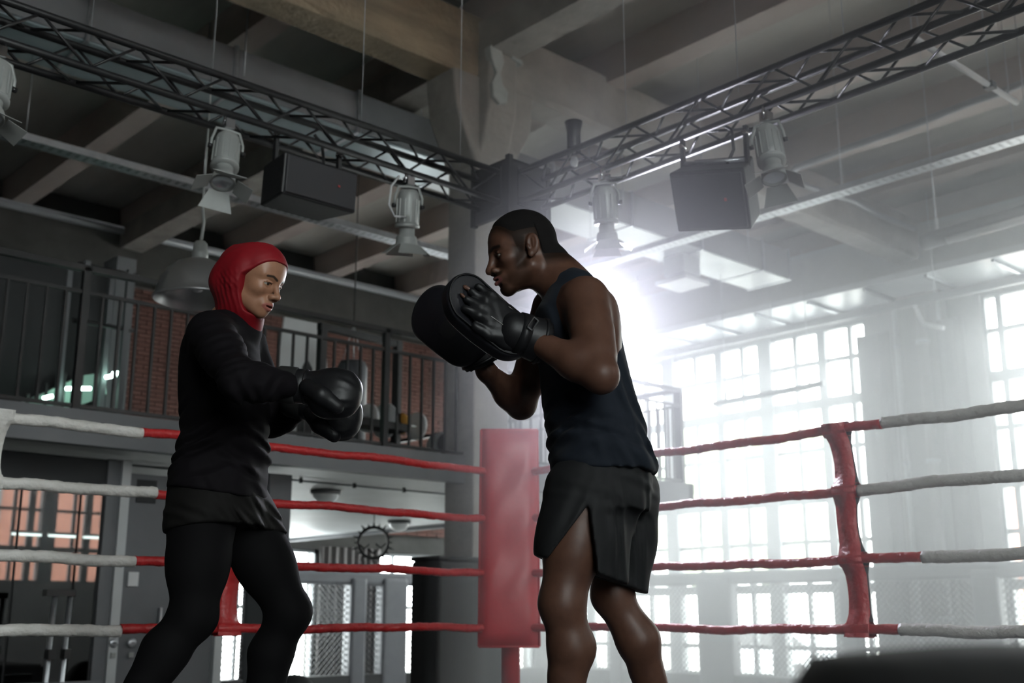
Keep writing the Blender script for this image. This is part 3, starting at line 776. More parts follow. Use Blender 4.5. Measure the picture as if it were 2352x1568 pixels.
    def shift(s, fn, lo=None, hi=None):
        """d += fn(X,Y,Z): bumps, folds"""
        r, X, Y, Z = s.sub(lo if lo is not None else [a[0] for a in s.ax], hi if hi is not None else [a[-1] for a in s.ax])
        s.d[r] += fn(X, Y, Z).astype(f32); return s
    def mesh(s, name, org, smooth=1, one=False):
        d = s.d; ins = d < 0
        c = np.zeros(tuple(n-1 for n in d.shape), np.int8)
        for i in (0,1):
            for j in (0,1):
                for k in (0,1): c += ins[i:d.shape[0]-1+i, j:d.shape[1]-1+j, k:d.shape[2]-1+k]
        act = (c > 0) & (c < 8); I, J, K = np.nonzero(act); n = len(I)
        idx = np.full(act.shape, -1, np.int32); idx[I, J, K] = np.arange(n)
        pos = np.zeros((n, 3)); cnt = np.zeros(n)
        xs, ys, zs = [a.astype(float) for a in s.ax]
        cor = [(i,j,k) for i in (0,1) for j in (0,1) for k in (0,1)]
        val = {q: d[I+q[0], J+q[1], K+q[2]].astype(float) for q in cor}
        pt = {q: np.stack([xs[I+q[0]], ys[J+q[1]], zs[K+q[2]]], 1) for q in cor}
        for a in cor:
            for ax in range(3):
                if a[ax] == 0:
                    b = tuple(1 if t == ax else a[t] for t in range(3))
                    va, vb = val[a], val[b]; m = (va < 0) != (vb < 0)
                    t = va[m]/(va[m]-vb[m]); pos[m] += pt[a][m]+(pt[b][m]-pt[a][m])*t[:, None]; cnt[m] += 1
        pos /= cnt[:, None]
        quads = []
        for ax in range(3):
            sl0 = [slice(None)]*3; sl1 = [slice(None)]*3; sl0[ax] = slice(0, -1); sl1[ax] = slice(1, None)
            A, B = ins[tuple(sl0)], ins[tuple(sl1)]; ch = A != B
            E = np.array(np.nonzero(ch)).T
            o1, o2 = [(1,2), (2,0), (0,1)][ax]
            ok = (E[:,o1] > 0) & (E[:,o2] > 0) & (E[:,o1] < d.shape[o1]-1) & (E[:,o2] < d.shape[o2]-1)
            E = E[ok]; fl = A[tuple(E.T)]
            def cell(a, b):
                q = E.copy(); q[:,o1] += a; q[:,o2] += b; return idx[q[:,0], q[:,1], q[:,2]]
            Q = np.stack([cell(-1,-1), cell(0,-1), cell(0,0), cell(-1,0)], 1)
            Q[~fl] = Q[~fl][:, ::-1]; quads.append(Q)
        Q = np.concatenate(quads)
        if one:      # keep only the largest connected piece
            lab = np.arange(n)
            while True:
                q = lab[Q].min(1); new = lab.copy()
                for c_ in range(4): np.minimum.at(new, Q[:, c_], q)
                new = new[new]
                if (new == lab).all(): break
                lab = new
            u, ct_ = np.unique(lab, return_counts=True); Q = Q[lab[Q[:,0]] == u[ct_.argmax()]]
            use = np.unique(Q); rm = np.full(n, -1); rm[use] = np.arange(len(use)); Q = rm[Q]; pos = pos[use]; n = len(use)
        for _ in range(smooth):
            acc = np.zeros_like(pos); ct = np.zeros(n)
            for a, b in ((0,1),(1,2),(2,3),(3,0)):
                np.add.at(acc, Q[:,a], pos[Q[:,b]]); np.add.at(acc, Q[:,b], pos[Q[:,a]]); np.add.at(ct, Q[:,a], 1); np.add.at(ct, Q[:,b], 1)
            pos = .5*pos + .5*acc/np.maximum(ct, 1)[:, None]
        me = bpy.data.meshes.new(name); m = len(Q)
        me.vertices.add(n); me.vertices.foreach_set('co', (pos-np.array(org)).astype(f32).ravel())
        me.loops.add(4*m); me.loops.foreach_set('vertex_index', Q.astype(np.int32).ravel())
        me.polygons.add(m); me.polygons.foreach_set('loop_start', np.arange(0, 4*m, 4, dtype=np.int32)); me.polygons.foreach_set('loop_total', np.full(m, 4, np.int32))
        me.polygons.foreach_set('use_smooth', np.ones(m, bool)); me.update(calc_edges=True); me.validate()
        return me, pos
def attr(me, name, v):
    a = me.attributes.new(name, 'FLOAT', 'POINT'); a.data.foreach_set('value', np.asarray(v, f32))
def sstep(x, a, b):
    t = np.clip((x-a)/(b-a), 0, 1); return t*t*(3-2*t)
def frame(fwd, up):
    f = np.array(fwd, float); f /= np.linalg.norm(f); u = np.array(up, float); u -= f*(u@f); u /= np.linalg.norm(u)
    return np.stack([f, np.cross(u, f), u], 1)      # columns: forward, left, up

def head_shape(S, T, male):
    """skull, jaw, brow, nose, lips, eye sockets with lids, ears; local x forward, y left, z up, eyes at z = 0"""
    j = 1. if male else .93
    S.ell((-.012,0,.034 if male else .030), (.095,.076,.090 if male else .085), k=.01, T=T)
    S.ell((.036,0,.034), (.05,.06,.056), k=.03, T=T)
    S.ell((.034,0,-.03), (.049,.056*j,.062), k=.02, T=T)
    S.both('cap', (.064,.013,-.094*j), (-.004,.051*j,-.058), .0165, .018, k=.03, T=T)
    S.ell((.022,0,-.066), (.052,.044,.036), k=.02, T=T)
    S.ell((.071,0,-.097*j), (.0165,.02 if male else .0165,.0165), k=.016, T=T)
    S.both('ell', (.05,.045,-.02) if male else (.052,.041,-.024), (.026,.0165,.016) if male else (.026,.016,.018), k=.022, T=T)
    S.both('cap', (.081,.008,.0195), (.062,.046,.021), .0105 if male else .008, .008, k=.016, T=T)
    S.both('ell', (.091,.0315,-.002), (.017,.0185,.0125) if male else (.0145,.0175,.0108), k=.012, mode='-', T=T)
    if male:
        S.cap((.086,0,.008), (.104,0,-.03), .0085, .0115, k=.014, T=T); S.ell((.107,0,-.0355), (.0118,.0122,.0105), k=.008, T=T)
        S.both('ell', (.094,.0148,-.0395), (.0115,.0085,.0085), k=.006, T=T)
    else:
        S.cap((.086,0,.006), (.104,0,-.03), .0075, .0092, k=.012, T=T); S.ell((.107,0,-.0325), (.0105,.0105,.0098), k=.008, T=T)
        S.both('ell', (.095,.0125,-.0375), (.0105,.008,.0085), k=.006, T=T)
    S.both('ell', (.0985,.0068,-.0465), (.006,.0038,.004), k=.003, mode='-', T=T)
    S.ell((.077,0,-.064), (.0185,.03,.021), k=.014, T=T)
    # eyelids with an opening in front of the eyeball
    S.both('ell', (.0665,.0315,-.002), (.0155,.0165,.0145), k=.004, T=T)
    eo = .0034 if male else .0044
    S.both('cap', (.083,.0205,-.0050), (.0805,.0315,-.0032), .0026, eo, k=.002, mode='-', T=T)
    S.both('cap', (.0805,.0315,-.0032), (.0735,.0435,-.0040), eo, .0024, k=.002, mode='-', T=T)
    S.both('cap', (.0835,.0205,.0042), (.079,.0415,.004), .0026, .002, k=.003, T=T)
    # lips, parted
    S.both('cap', (.0965,.003,-.0605), (.0825,.0235,-.067), .0062 if male else .0052, .003, k=.005, T=T)
    S.both('cap', (.0945,.002,-.0745), (.0815,.0215,-.0695), .0078 if male else .0066, .0035, k=.005, T=T)
    S.ell((.095,0,-.0675), (.014,.0175,.0030 if male else .0026), k=.0025, mode='-', T=T)
    if male: S.ell((.087,0,-.0835), (.008,.013,.004), k=.008, mode='-', T=T)
    # ears
    a = math.radians(22); Re = [[math.cos(a), math.sin(a), 0], [-math.sin(a), math.cos(a), 0], [0,0,1]]; Re = np.array(Re) @ np.array([[math.cos(.2),0,-math.sin(.2)],[0,1,0],[math.sin(.2),0,math.cos(.2)]])
    S.both('ell', (-.016,.0795,-.004), (.0195,.0085,.0325), k=.005, T=T, R=Re)
    S.both('ell', (-.012,.089,.002), (.0125,.0085,.0235), k=.003, mode='-', T=T, R=Re)
    S.both('cap', (-.020,.082,.010), (-.0165,.081,-.012), .0042, .0042, k=.003, T=T)
    S.both('ell', (-.004,.0765,-.031), (.008,.006,.009), k=.005, T=T)
    S.both('ell', (-.002,.0785,-.010), (.0055,.0045,.007), k=.004, T=T)
HPM = np.array([(-.2,-.058),(-.09,-.058),(-.044,-.052),(-.038,.0),(-.032,.024),(.0,.024),(.012,-.02),(.024,-.02),(.034,.03),(.05,.05),(.068,.070),(.1,.09)])
def arc_dist(y, z, pts):
    best = np.full(len(y), 9.)
    for (a, b), (c, d) in zip(pts[:-1], pts[1:]):
        t = np.clip(((y-a)*(c-a)+(z-b)*(d-b))/((c-a)**2+(d-b)**2), 0, 1)
        best = np.minimum(best, np.hypot(y-a-(c-a)*t, z-b-(d-b)*t))
    return best
def face_masks(me, pos, T, male):
    l = (pos-T.o) @ T.R/T.s; x, y, z = l[:,0], np.abs(l[:,1]), l[:,2]
    on = (x > .03) & (np.abs(z) < .12) & (y < .09)
    up = arc_dist(y, z, [(0,-.0605),(.012,-.0615),(.0225,-.0665)]); lo_ = arc_dist(y, z, [(0,-.0755),(.01,-.0745),(.0215,-.0695)])
    lip = np.maximum(1-sstep(up, .0035, .0065), 1-sstep(lo_, .0055, .0085))*on*(x > .072)
    br = arc_dist(y, z, [(.013,.0165),(.03,.0235),(.046,.019)] if not male else [(.012,.0175),(.03,.0225),(.05,.0175)])
    brow = (1-sstep(br, .0022 if not male else .003, .005 if not male else .0062))*on*(x > .045)
    attr(me, 'lip', lip); attr(me, 'brow', brow)
    if male:
        chin = sstep(-z, .078, .092)*sstep(x, .035, .06)*sstep(.04-y, 0, .02)
        jaw = sstep(-z, .045, .08)*.6*sstep(x, -.01, .02)*sstep(y, .02, .04)
        mus = (1-sstep(np.abs(z+.0525), .004, .008))*(x > .07)*sstep(.034-y, 0, .01)
        side = (1-sstep(np.abs(x-.020-(-z)*.12), .008, .030))*sstep(-z, -.03, .0)*(1-sstep(-z, .05, .085))*sstep(y, .04, .055)*.8
        zf = np.interp(x, HPM[:,0], HPM[:,1]); hl = np.where((x < .008)&(x > -.044)&(z < .03), 1-sstep(y, .074, .080), 1.)
        crop = sstep(z-zf, -.030, .012)*.93*(z < .2)*(z > -.09)*(np.abs(l[:,1]) < .1)*(np.abs(x) < .14)*hl
        attr(me, 'beard', np.maximum(crop, 1*np.clip(np.maximum.reduce([chin*.8, jaw, mus*.85, side]), 0, 1)*(x > -.02)*(z > -.13)*(np.abs(l[:,1]) < .1)))
    else: attr(me, 'beard', np.zeros(len(x)))
def skin(name, col, dark, lipc, rough, broom=(.012,.008,.006)):
    m = mat(name, col, rough, noise=(26,dark,.3,.72), bump=(260,.12,.0012), spec=.36)
    nt = m.node_tree; b = nt.nodes['Principled BSDF']; src = b.inputs['Base Color'].links[0].from_socket
    for at, c in (('lip', lipc), ('beard', broom), ('brow', broom)):
        a = nt.nodes.new('ShaderNodeAttribute'); a.attribute_name = at
        mx = nt.nodes.new('ShaderNodeMix'); mx.data_type = 'RGBA'; mx.inputs['B'].default_value = (*c, 1)
        nt.links.new(a.outputs['Fac'], mx.inputs['Factor']); nt.links.new(src, mx.inputs['A']); src = mx.outputs['Result']
    nt.links.new(src, b.inputs['Base Color'])
    a = nt.nodes.new('ShaderNodeAttribute'); a.attribute_name = 'beard'
    mr = nt.nodes.new('ShaderNodeMapRange'); mr.inputs['To Min'].default_value = .36; mr.inputs['To Max'].default_value = .03
    nt.links.new(a.outputs['Fac'], mr.inputs['Value']); nt.links.new(mr.outputs[0], b.inputs['Specular IOR Level'])
    return m
def eyes(T, org, parent, iris):
    """eyeballs with iris and pupil"""
    for sg in (1, -1):
        me = MB().lathe([(0,-.0138)] + [(.0138*math.sin(k*math.pi/14), -.0138*math.cos(k*math.pi/14)) for k in range(1,14)] + [(0,.0138)], 20)
        M4 = Matrix([[*(T.R[i]*T.s), 0] for i in range(3)] + [[0,0,0,1]]); c = T.to((.0665, .0315*sg, -.002)) - np.array(org)
        q = Matrix.Translation(c) @ M4 @ Matrix.Rotation(math.pi/2, 4, 'Y')
        me.v = [tuple(q @ Vector(v)) for v in me.v]
        eb = me.build('eyeball', M['eyewhite'], parent)
        for r, zz, mm, nm in ((.0068, .01405, iris, 'iris'), (.0034, .0143, M['black'], 'pupil')):
            d = MB().lathe([(r*f_, math.sqrt(zz*zz-(r*f_)**2)) for f_ in (1, .75, .5, .25, 0)], 16); d.v = [tuple(q @ Vector(v)) for v in d.v]; d.build(nm, mm, eb)
M['eyewhite'] = mat('eye_white', (.27,.24,.21), .25)

# ---------------------------------------------------------------- the coach with focus mitts
M['skin_man'] = skin('dark_brown_skin', (.105,.05,.032), (.075,.034,.022), (.17,.06,.055), .46)
M['hair'] = mat('cropped_black_hair', (.008,.007,.007), .85, bump=(900,.6,.002), spec=.12)
M['tank'] = mat('navy_jersey', (.0085,.0125,.02), .85, noise=(40,(.0065,.0095,.0155),.3,.7), bump=(500,.25,.001), spec=.25, sheen=.03)
M['shorts'] = mat('black_woven_shorts', (.011,.0115,.0125), .75, noise=(40,(.0085,.009,.0098),.3,.7), bump=(500,.25,.001), spec=.3)
M['leather'] = mat('black_leather', (.008,.008,.009), .46, noise=(30,(.006,.006,.007),.3,.7), bump=(120,.22,.0015), spec=.35)
M['leatherpad'] = mat('black_pad_leather', (.009,.009,.012), .46, noise=(20,(.007,.007,.0095),.3,.7), bump=(90,.15,.0015), spec=.35)
def mid(a, b, t): return tuple(a[i]+(b[i]-a[i])*t for i in range(3))
MO = (.17, 3.3, 0.)                                     # ground point under the man, person space
man = empty('person', (MO[0]*math.sin(HEAD)+MO[1]*math.cos(HEAD), -MO[0]*math.cos(HEAD)+MO[1]*math.sin(HEAD), .004), HEAD-math.pi/2,
            label='bearded man in navy tank top and black shorts holding up focus mitts', cat='person')
J = dict(neck=(0.153,3.3,1.503), sh_n=(0.21,3.145,1.4), el_n=(0.238,2.99,1.146), wr_n=(0.039,3.08,1.277),
         sh_f=(0.132,3.47,1.462), el_f=(0.028,3.56,1.174), wr_f=(-0.078,3.42,1.249),
         hp_n=(0.208,3.22,0.869), kn_n=(0.136,3.19,0.554), an_n=(0.153,3.25,0.157),
         hp_f=(0.343,3.41,0.883), kn_f=(0.292,3.42,0.581), an_f=(0.487,3.5,0.144))
EAR = (0.059,3.205,1.589)
yaw, pit = math.radians(9), math.radians(14.5)
fw = (-math.cos(yaw)*math.cos(pit), -math.sin(yaw)*math.cos(pit), -math.sin(pit))
HT = TR(frame(fw, (-.02,.02,1)), (0,0,0), 1.05)
HT.o = np.array(EAR) - HT.to((-.014,.08,-.004))
# torso rows: (z, u, w, half u, half w) from the hip up
def rows(*r):
    out = []
    for a, b, hw, wc in r: out.append((a[2]*.5+b[2]*.5, (a[0]+b[0])/2, wc, (b[0]-a[0])/2, hw))
    return out
TORSO = rows(((0.128,3.3,0.846), (0.394,3.3,0.846), .165, 3.31), ((0.125,3.3,0.921), (0.399,3.3,0.921), .165, 3.31), ((0.117,3.3,1.023), (0.382,3.3,1.023), .15, 3.31),
             ((0.105,3.3,1.114), (0.361,3.3,1.114), .148, 3.31), ((0.095,3.3,1.218), (0.341,3.3,1.218), .16, 3.31), ((0.081,3.3,1.324), (0.322,3.3,1.324), .172, 3.31),
             ((0.078,3.3,1.398), (0.303,3.3,1.398), .17, 3.31), ((0.1,3.3,1.446), (0.275,3.3,1.446), .135, 3.31), ((0.121,3.3,1.487), (0.231,3.3,1.487), .075, 3.31))
# hand frames: mitt local x across, y to the fingertips, z out of the striking face
def mitt_frame(zdir, ydir, o):
    z = np.array(zdir, float); z /= np.linalg.norm(z); y = np.array(ydir, float); y -= z*(y@z); y /= np.linalg.norm(y)
    return TR(np.stack([np.cross(y, z), y, z], 1), o)
MT_N = mitt_frame((-.47,.85,-.2), (-.76,-.27,.59), (-0.076,3.09,1.321))
MT_F = mitt_frame((-.47,-.86,-.12), (-.68,.28,.66), (-0.194,3.36,1.377))
def hand(S, T, side, wr):
    """palm, four fingers and thumb inside the mitt, gripping the pad's back"""
    S.ell((0,-.045,-.052), (.042,.052,.017), k=.012, T=T)
    S.cap(tuple(np.linalg.inv(T.R) @ (np.array(wr)-T.o)), (0,-.075,-.05), .030, .027, k=.02, T=T)
    for i, (x, ln) in enumerate(((-.033,.062), (-.011,.078), (.012,.074), (.034,.056))):
        a, b, c = (x, .0, -.052), (x*1.2, ln*.55, -.055), (x*1.3, ln+(.030 if i in (1, 2) else .004), -.044)
        S.cap(a, b, .0105, .0095, k=.006, T=T); S.cap(b, c, .0095, .0078, k=.004, T=T)
    S.cap((.036*side,-.06,-.048), (.062*side,-.02,-.045), .013, .0115, k=.008, T=T); S.cap((.062*side,-.02,-.045), (.066*side,.015,-.042), .0115, .009, k=.004, T=T)

def arm(S, sh, el, wr, g=1.):
    up = np.array(el)-np.array(sh); f = np.array(wr)-np.array(el)
    S.cap(sh, mid(sh, el, .42), .074*g, .060*g, k=.03)
    S.cap(mid(sh, el, .3), mid(sh, el, .75), .062*g, .055*g, k=.02)
    S.cap(mid(sh, el, .5), el, .055*g, .042*g, k=.03)
    S.ell(mid(el, wr, -.02), (.038*g,.038*g,.038*g), k=.03)
    S.cap(el, mid(el, wr, .35), .042*g, .051*g, k=.035); S.cap(mid(el, wr, .3), wr, .051*g, .031*g, k=.02)
def leg(S, hp, kn, an, toe, g=1.):
    S.cap(hp, mid(hp, kn, .55), .098*g, .080*g, k=.03); S.cap(mid(hp, kn, .5), kn, .082*g, .060*g, k=.03)
    S.ell(mid(kn, hp, .02), (.062*g,.058*g,.066*g), k=.02)
    back = np.array([-(toe[0]), -(toe[1]), 0.]); back /= np.linalg.norm(back)
    q = np.array(mid(kn, an, .3)) + back*.022
    S.cap(mid(kn, an, .02), tuple(q), .055*g, .064*g, k=.03); S.cap(tuple(q), mid(kn, an, .62), .062*g, .042*g, k=.03); S.cap(mid(kn, an, .5), an, .045*g, .033*g, k=.03)
def foot(S, an, toe, g=1.):
    an = np.array(an); t = np.array([toe[0], toe[1], 0.]); t /= np.linalg.norm(t)
    z0 = .042
    heel = an - t*.05; heel[2] = z0; ball = an + t*.13; ball[2] = z0-.004; tip = an + t*.20; tip[2] = z0-.010
    S.cap(tuple(an), tuple(heel), .036*g, .034*g, k=.03); S.cap(tuple(an), tuple(ball), .038*g, .030*g, k=.03)
    S.cap(tuple(heel), tuple(ball), .034*g, .034*g, k=.02); S.cap(tuple(ball), tuple(tip), .034*g, .022*g, k=.02)

S = Sculpt(axis(-.34,.0085,-.10,.0022,.14,.0085,.66), axis(2.86,.008,3.16,.0024,3.40,.0085,3.78), axis(-.01,.009,1.40,.0023,1.74))
S.loft(TORSO, k=.02, p=2.4)
nk = J['neck']
S.cap((0.163,3.3,1.476), HT.to((-.026,0,-.05)), .066, .057, k=.03)
S.both('cap', tuple(HT.to((-.03,.05,-.05))), (0.113,3.3,1.446), .016, .016, k=.03) if False else None
S.cap((0.197,3.22,1.453), (0.149,3.27,1.505), .05, .045, k=.04); S.cap((0.181,3.4,1.499), (0.138,3.33,1.512), .05, .045, k=.04)
S.cap(HT.to((-.060,0,-.022)), (0.187,3.3,1.481), .054, .060, k=.04)
head_shape(S, HT, True)
for s_, e_, w_ in (('sh_n','el_n','wr_n'), ('sh_f','el_f','wr_f')): arm(S, J[s_], J[e_], J[w_], .95)
S.ell((0.276,3.19,1.343), (.035,.05,.085), k=.04)     # shoulder blade and lat behind the near arm
hand(S, MT_N, 1, J['wr_n']); hand(S, MT_F, -1, J['wr_f'])
leg(S, J['hp_n'], J['kn_n'], J['an_n'], (-1,-.3), .98); leg(S, J['hp_f'], J['kn_f'], J['an_f'], (-.8,.6), .95)
foot(S, J['an_n'], (-1,-.3)); foot(S, J['an_f'], (-.8,.6))
me, pos = S.mesh('body', MO)
face_masks(me, pos, HT, True)
me.materials.append(M['skin_man'])
bo = child(me, 'body', man)
# hair: a skin-tight crop that tapers out at the hairline
def hairfn(X, Y, Z):
    a, b, c = HT.inv(X, Y, Z); zf = np.interp(a.ravel(), HPM[:,0], np.where((HPM[:,0] > -.04) & (HPM[:,0] < .03), .034, HPM[:,1]+.008)).reshape(a.shape)
    t = sstep(c-zf, -.002, .036)*(np.abs(c) < .2)
    return -(.0055*t-.0018)
Hs = Sculpt(*[a[(a > lo) & (a < hi)] for a, lo, hi in zip(S.ax, (HT.o-.16), (HT.o+.16))])
i0 = [int(np.searchsorted(S.ax[i], Hs.ax[i][0])) for i in range(3)]
Hs.d = S.d[i0[0]:i0[0]+len(Hs.ax[0]), i0[1]:i0[1]+len(Hs.ax[1]), i0[2]:i0[2]+len(Hs.ax[2])].copy()
Hs.shift(hairfn)
earcut = Hs.both('ell', (-.014,.088,-.004), (.026,.02,.038), k=.006, mode='-', T=HT)
hme, _ = Hs.mesh('hair', MO, 1, True); hme.materials.append(M['hair']); child(hme, 'hair', man)
eyes(HT, MO, man, mat('dark_brown_iris', (.02,.01,.006), .1))
tm = MB()
for i in range(-3, 4):
    p = HT.to((.0885-.0012*i*i*.5, i*.0056, -.0648)) - np.array(MO); tm.cbox(p, (.006,.0056,.006))
tm.build('teeth', mat('teeth', (.75,.73,.68), .2), man)
# tank top
def folds(amps):
    def fn(X, Y, Z):
        e = 0
        for (c, d, wl, amp, rad) in amps:
            g = np.exp(-(((X-f32(c[0]))/f32(rad[0]))**2+((Y-f32(c[1]))/f32(rad[1]))**2+((Z-f32(c[2]))/f32(rad[2]))**2))
            ph = (X*f32(d[0])+Y*f32(d[1])+Z*f32(d[2]))*f32(2*math.pi/wl)
            e = e + g*f32(amp)*np.sin(ph+f32(1.3)*np.sin(ph*f32(.37)+Y*9))
        return e
    return fn
C = Sculpt(axis(-.02,.0052,.47), axis(3.06,.0056,3.56), axis(.80,.0052,1.56))
SHIRT = rows(((0.113,3.3,0.894), (0.425,3.3,0.94), .188, 3.31), ((0.11,3.3,0.959), (0.412,3.3,0.972), .183, 3.31), ((0.102,3.3,1.036), (0.392,3.3,1.036), .172, 3.31),
             ((0.092,3.3,1.114), (0.37,3.3,1.114), .168, 3.31), ((0.083,3.3,1.218), (0.346,3.3,1.218), .172, 3.31), ((0.069,3.3,1.324), (0.326,3.3,1.324), .178, 3.31),
             ((0.068,3.3,1.398), (0.306,3.3,1.398), .174, 3.31), ((0.092,3.3,1.446), (0.278,3.3,1.446), .14, 3.31), ((0.113,3.3,1.487), (0.237,3.3,1.487), .085, 3.31))
C.loft(SHIRT, k=.01, p=2.3)
C.cap((0.197,3.22,1.458), (0.151,3.27,1.497), .054, .05, k=.03); C.cap((0.181,3.4,1.502), (0.141,3.33,1.507), .054, .05, k=.03)
C.shift(folds([((0.187,3.15,1), (.25,.1,1), .055, .007, (.16,.3,.09)), ((0.139,3.15,1.037), (-.5,.1,1), .045, .006, (.1,.3,.10)), ((0.323,3.15,1.099), (1,0,.35), .06, .006, (.1,.3,.16)),
               ((0.271,3.15,0.939), (.1,.1,1), .06, .004, (.3,.3,.06)), ((0.091,3.15,1.224), (1,.3,.3), .04, .005, (.05,.3,.2)), ((0.375,3.2,0.996), (1,0,.6), .05, .006, (.07,.3,.12))]))
# arm holes and neck scoop
for s_, e_, rr in (('sh_n', 'el_n', .098), ('sh_f', 'el_f', .085)):
    a = np.array(J[s_]); o = np.array([0.028, -.06 if s_ == 'sh_n' else .06, .0])
    C.cap(tuple(a+o+np.array([-.012,0,-.055])), tuple(a+o+np.array([.0,0,.045])), rr, rr*.80, k=.012, mode='-')
C.cap((0.066,3.3,1.514), (0.151,3.3,1.575), .082, .066, k=.012, mode='-')
C.plane((0.264,3.3,0.914), (-.08,0,-1), .004)
cm, _ = C.mesh('tank_top', MO, 5); cm.materials.append(M['tank']); child(cm, 'tank_top', man)
# shorts with a deep side slit over the near thigh
C = Sculpt(axis(-.02,.0052,.46), axis(3.02,.0056,3.62), axis(.50,.0052,.99))
C.loft(rows(((0.12,3.3,0.809), (0.396,3.3,0.809), .178, 3.31), ((0.116,3.3,0.884), (0.406,3.3,0.884), .176, 3.31), ((0.124,3.3,0.959), (0.398,3.3,0.959), .165, 3.31)), k=.02, p=2.2)
def tubeleg(C, h, k, h1, k1, r0, r1): C.cap(h, mid(h, k, .5), r0, (r0+r1)/2, k=.03); C.cap(mid(h, k, .45), mid(h, k, .92), (r0+r1)/2, r1, k=.03)
tubeleg(C, (0.202,3.225,0.851), (0.163,3.2,0.604), 0, 0, .115, .112)
tubeleg(C, (0.323,3.4,0.869), (0.301,3.42,0.576), 0, 0, .118, .098)
C.cap((0.276,3.25,0.804), (0.279,3.25,0.623), .075, .05, k=.04)
C.shift(folds([((0.319,3.2,0.74), (1,.2,.12), .05, .006, (.1,.4,.14)), ((0.15,3.2,0.776), (1,.2,-.5), .06, .004, (.1,.3,.12)), ((0.274,3.2,0.873), (.3,0,1), .05, .003, (.2,.3,.05))]))
C.plane((0.203,3.3,0.639), (-.30,0,-1), .004)
sl = [np.array((0.208,3.1,0.815)), np.array((0.082,3.1,0.652)), np.array((0.228,3.1,0.652))]
def slit(X, Y, Z):
    """triangular opening on the outer side of the near leg"""
    def half(a, b):
        n = np.array([-(b[2]-a[2]), 0, b[0]-a[0]]); n /= np.linalg.norm(n); return (X-f32(a[0]))*f32(n[0])+(Z-f32(a[2]))*f32(n[2])
    e1 = half(sl[0], sl[1]); e2 = half(sl[2], sl[0])
    s1 = -1 if float(((sl[2]-sl[0])@np.array([-(sl[1][2]-sl[0][2]),0,sl[1][0]-sl[0][0]]))) > 0 else 1
    s2 = -1 if float(((sl[1]-sl[0])@np.array([-(sl[0][2]-sl[2][2]),0,sl[0][0]-sl[2][0]]))) > 0 else 1
    return np.maximum(np.maximum(e1*s1, e2*s2), Y-f32(3.24)+0*X)
C.put(slit, (-.1,3.0,.4), (.4,3.3,1.0), .003, '-')
cm, _ = C.mesh('shorts', MO, 3); cm.materials.append(M['shorts']); child(cm, 'shorts', man)
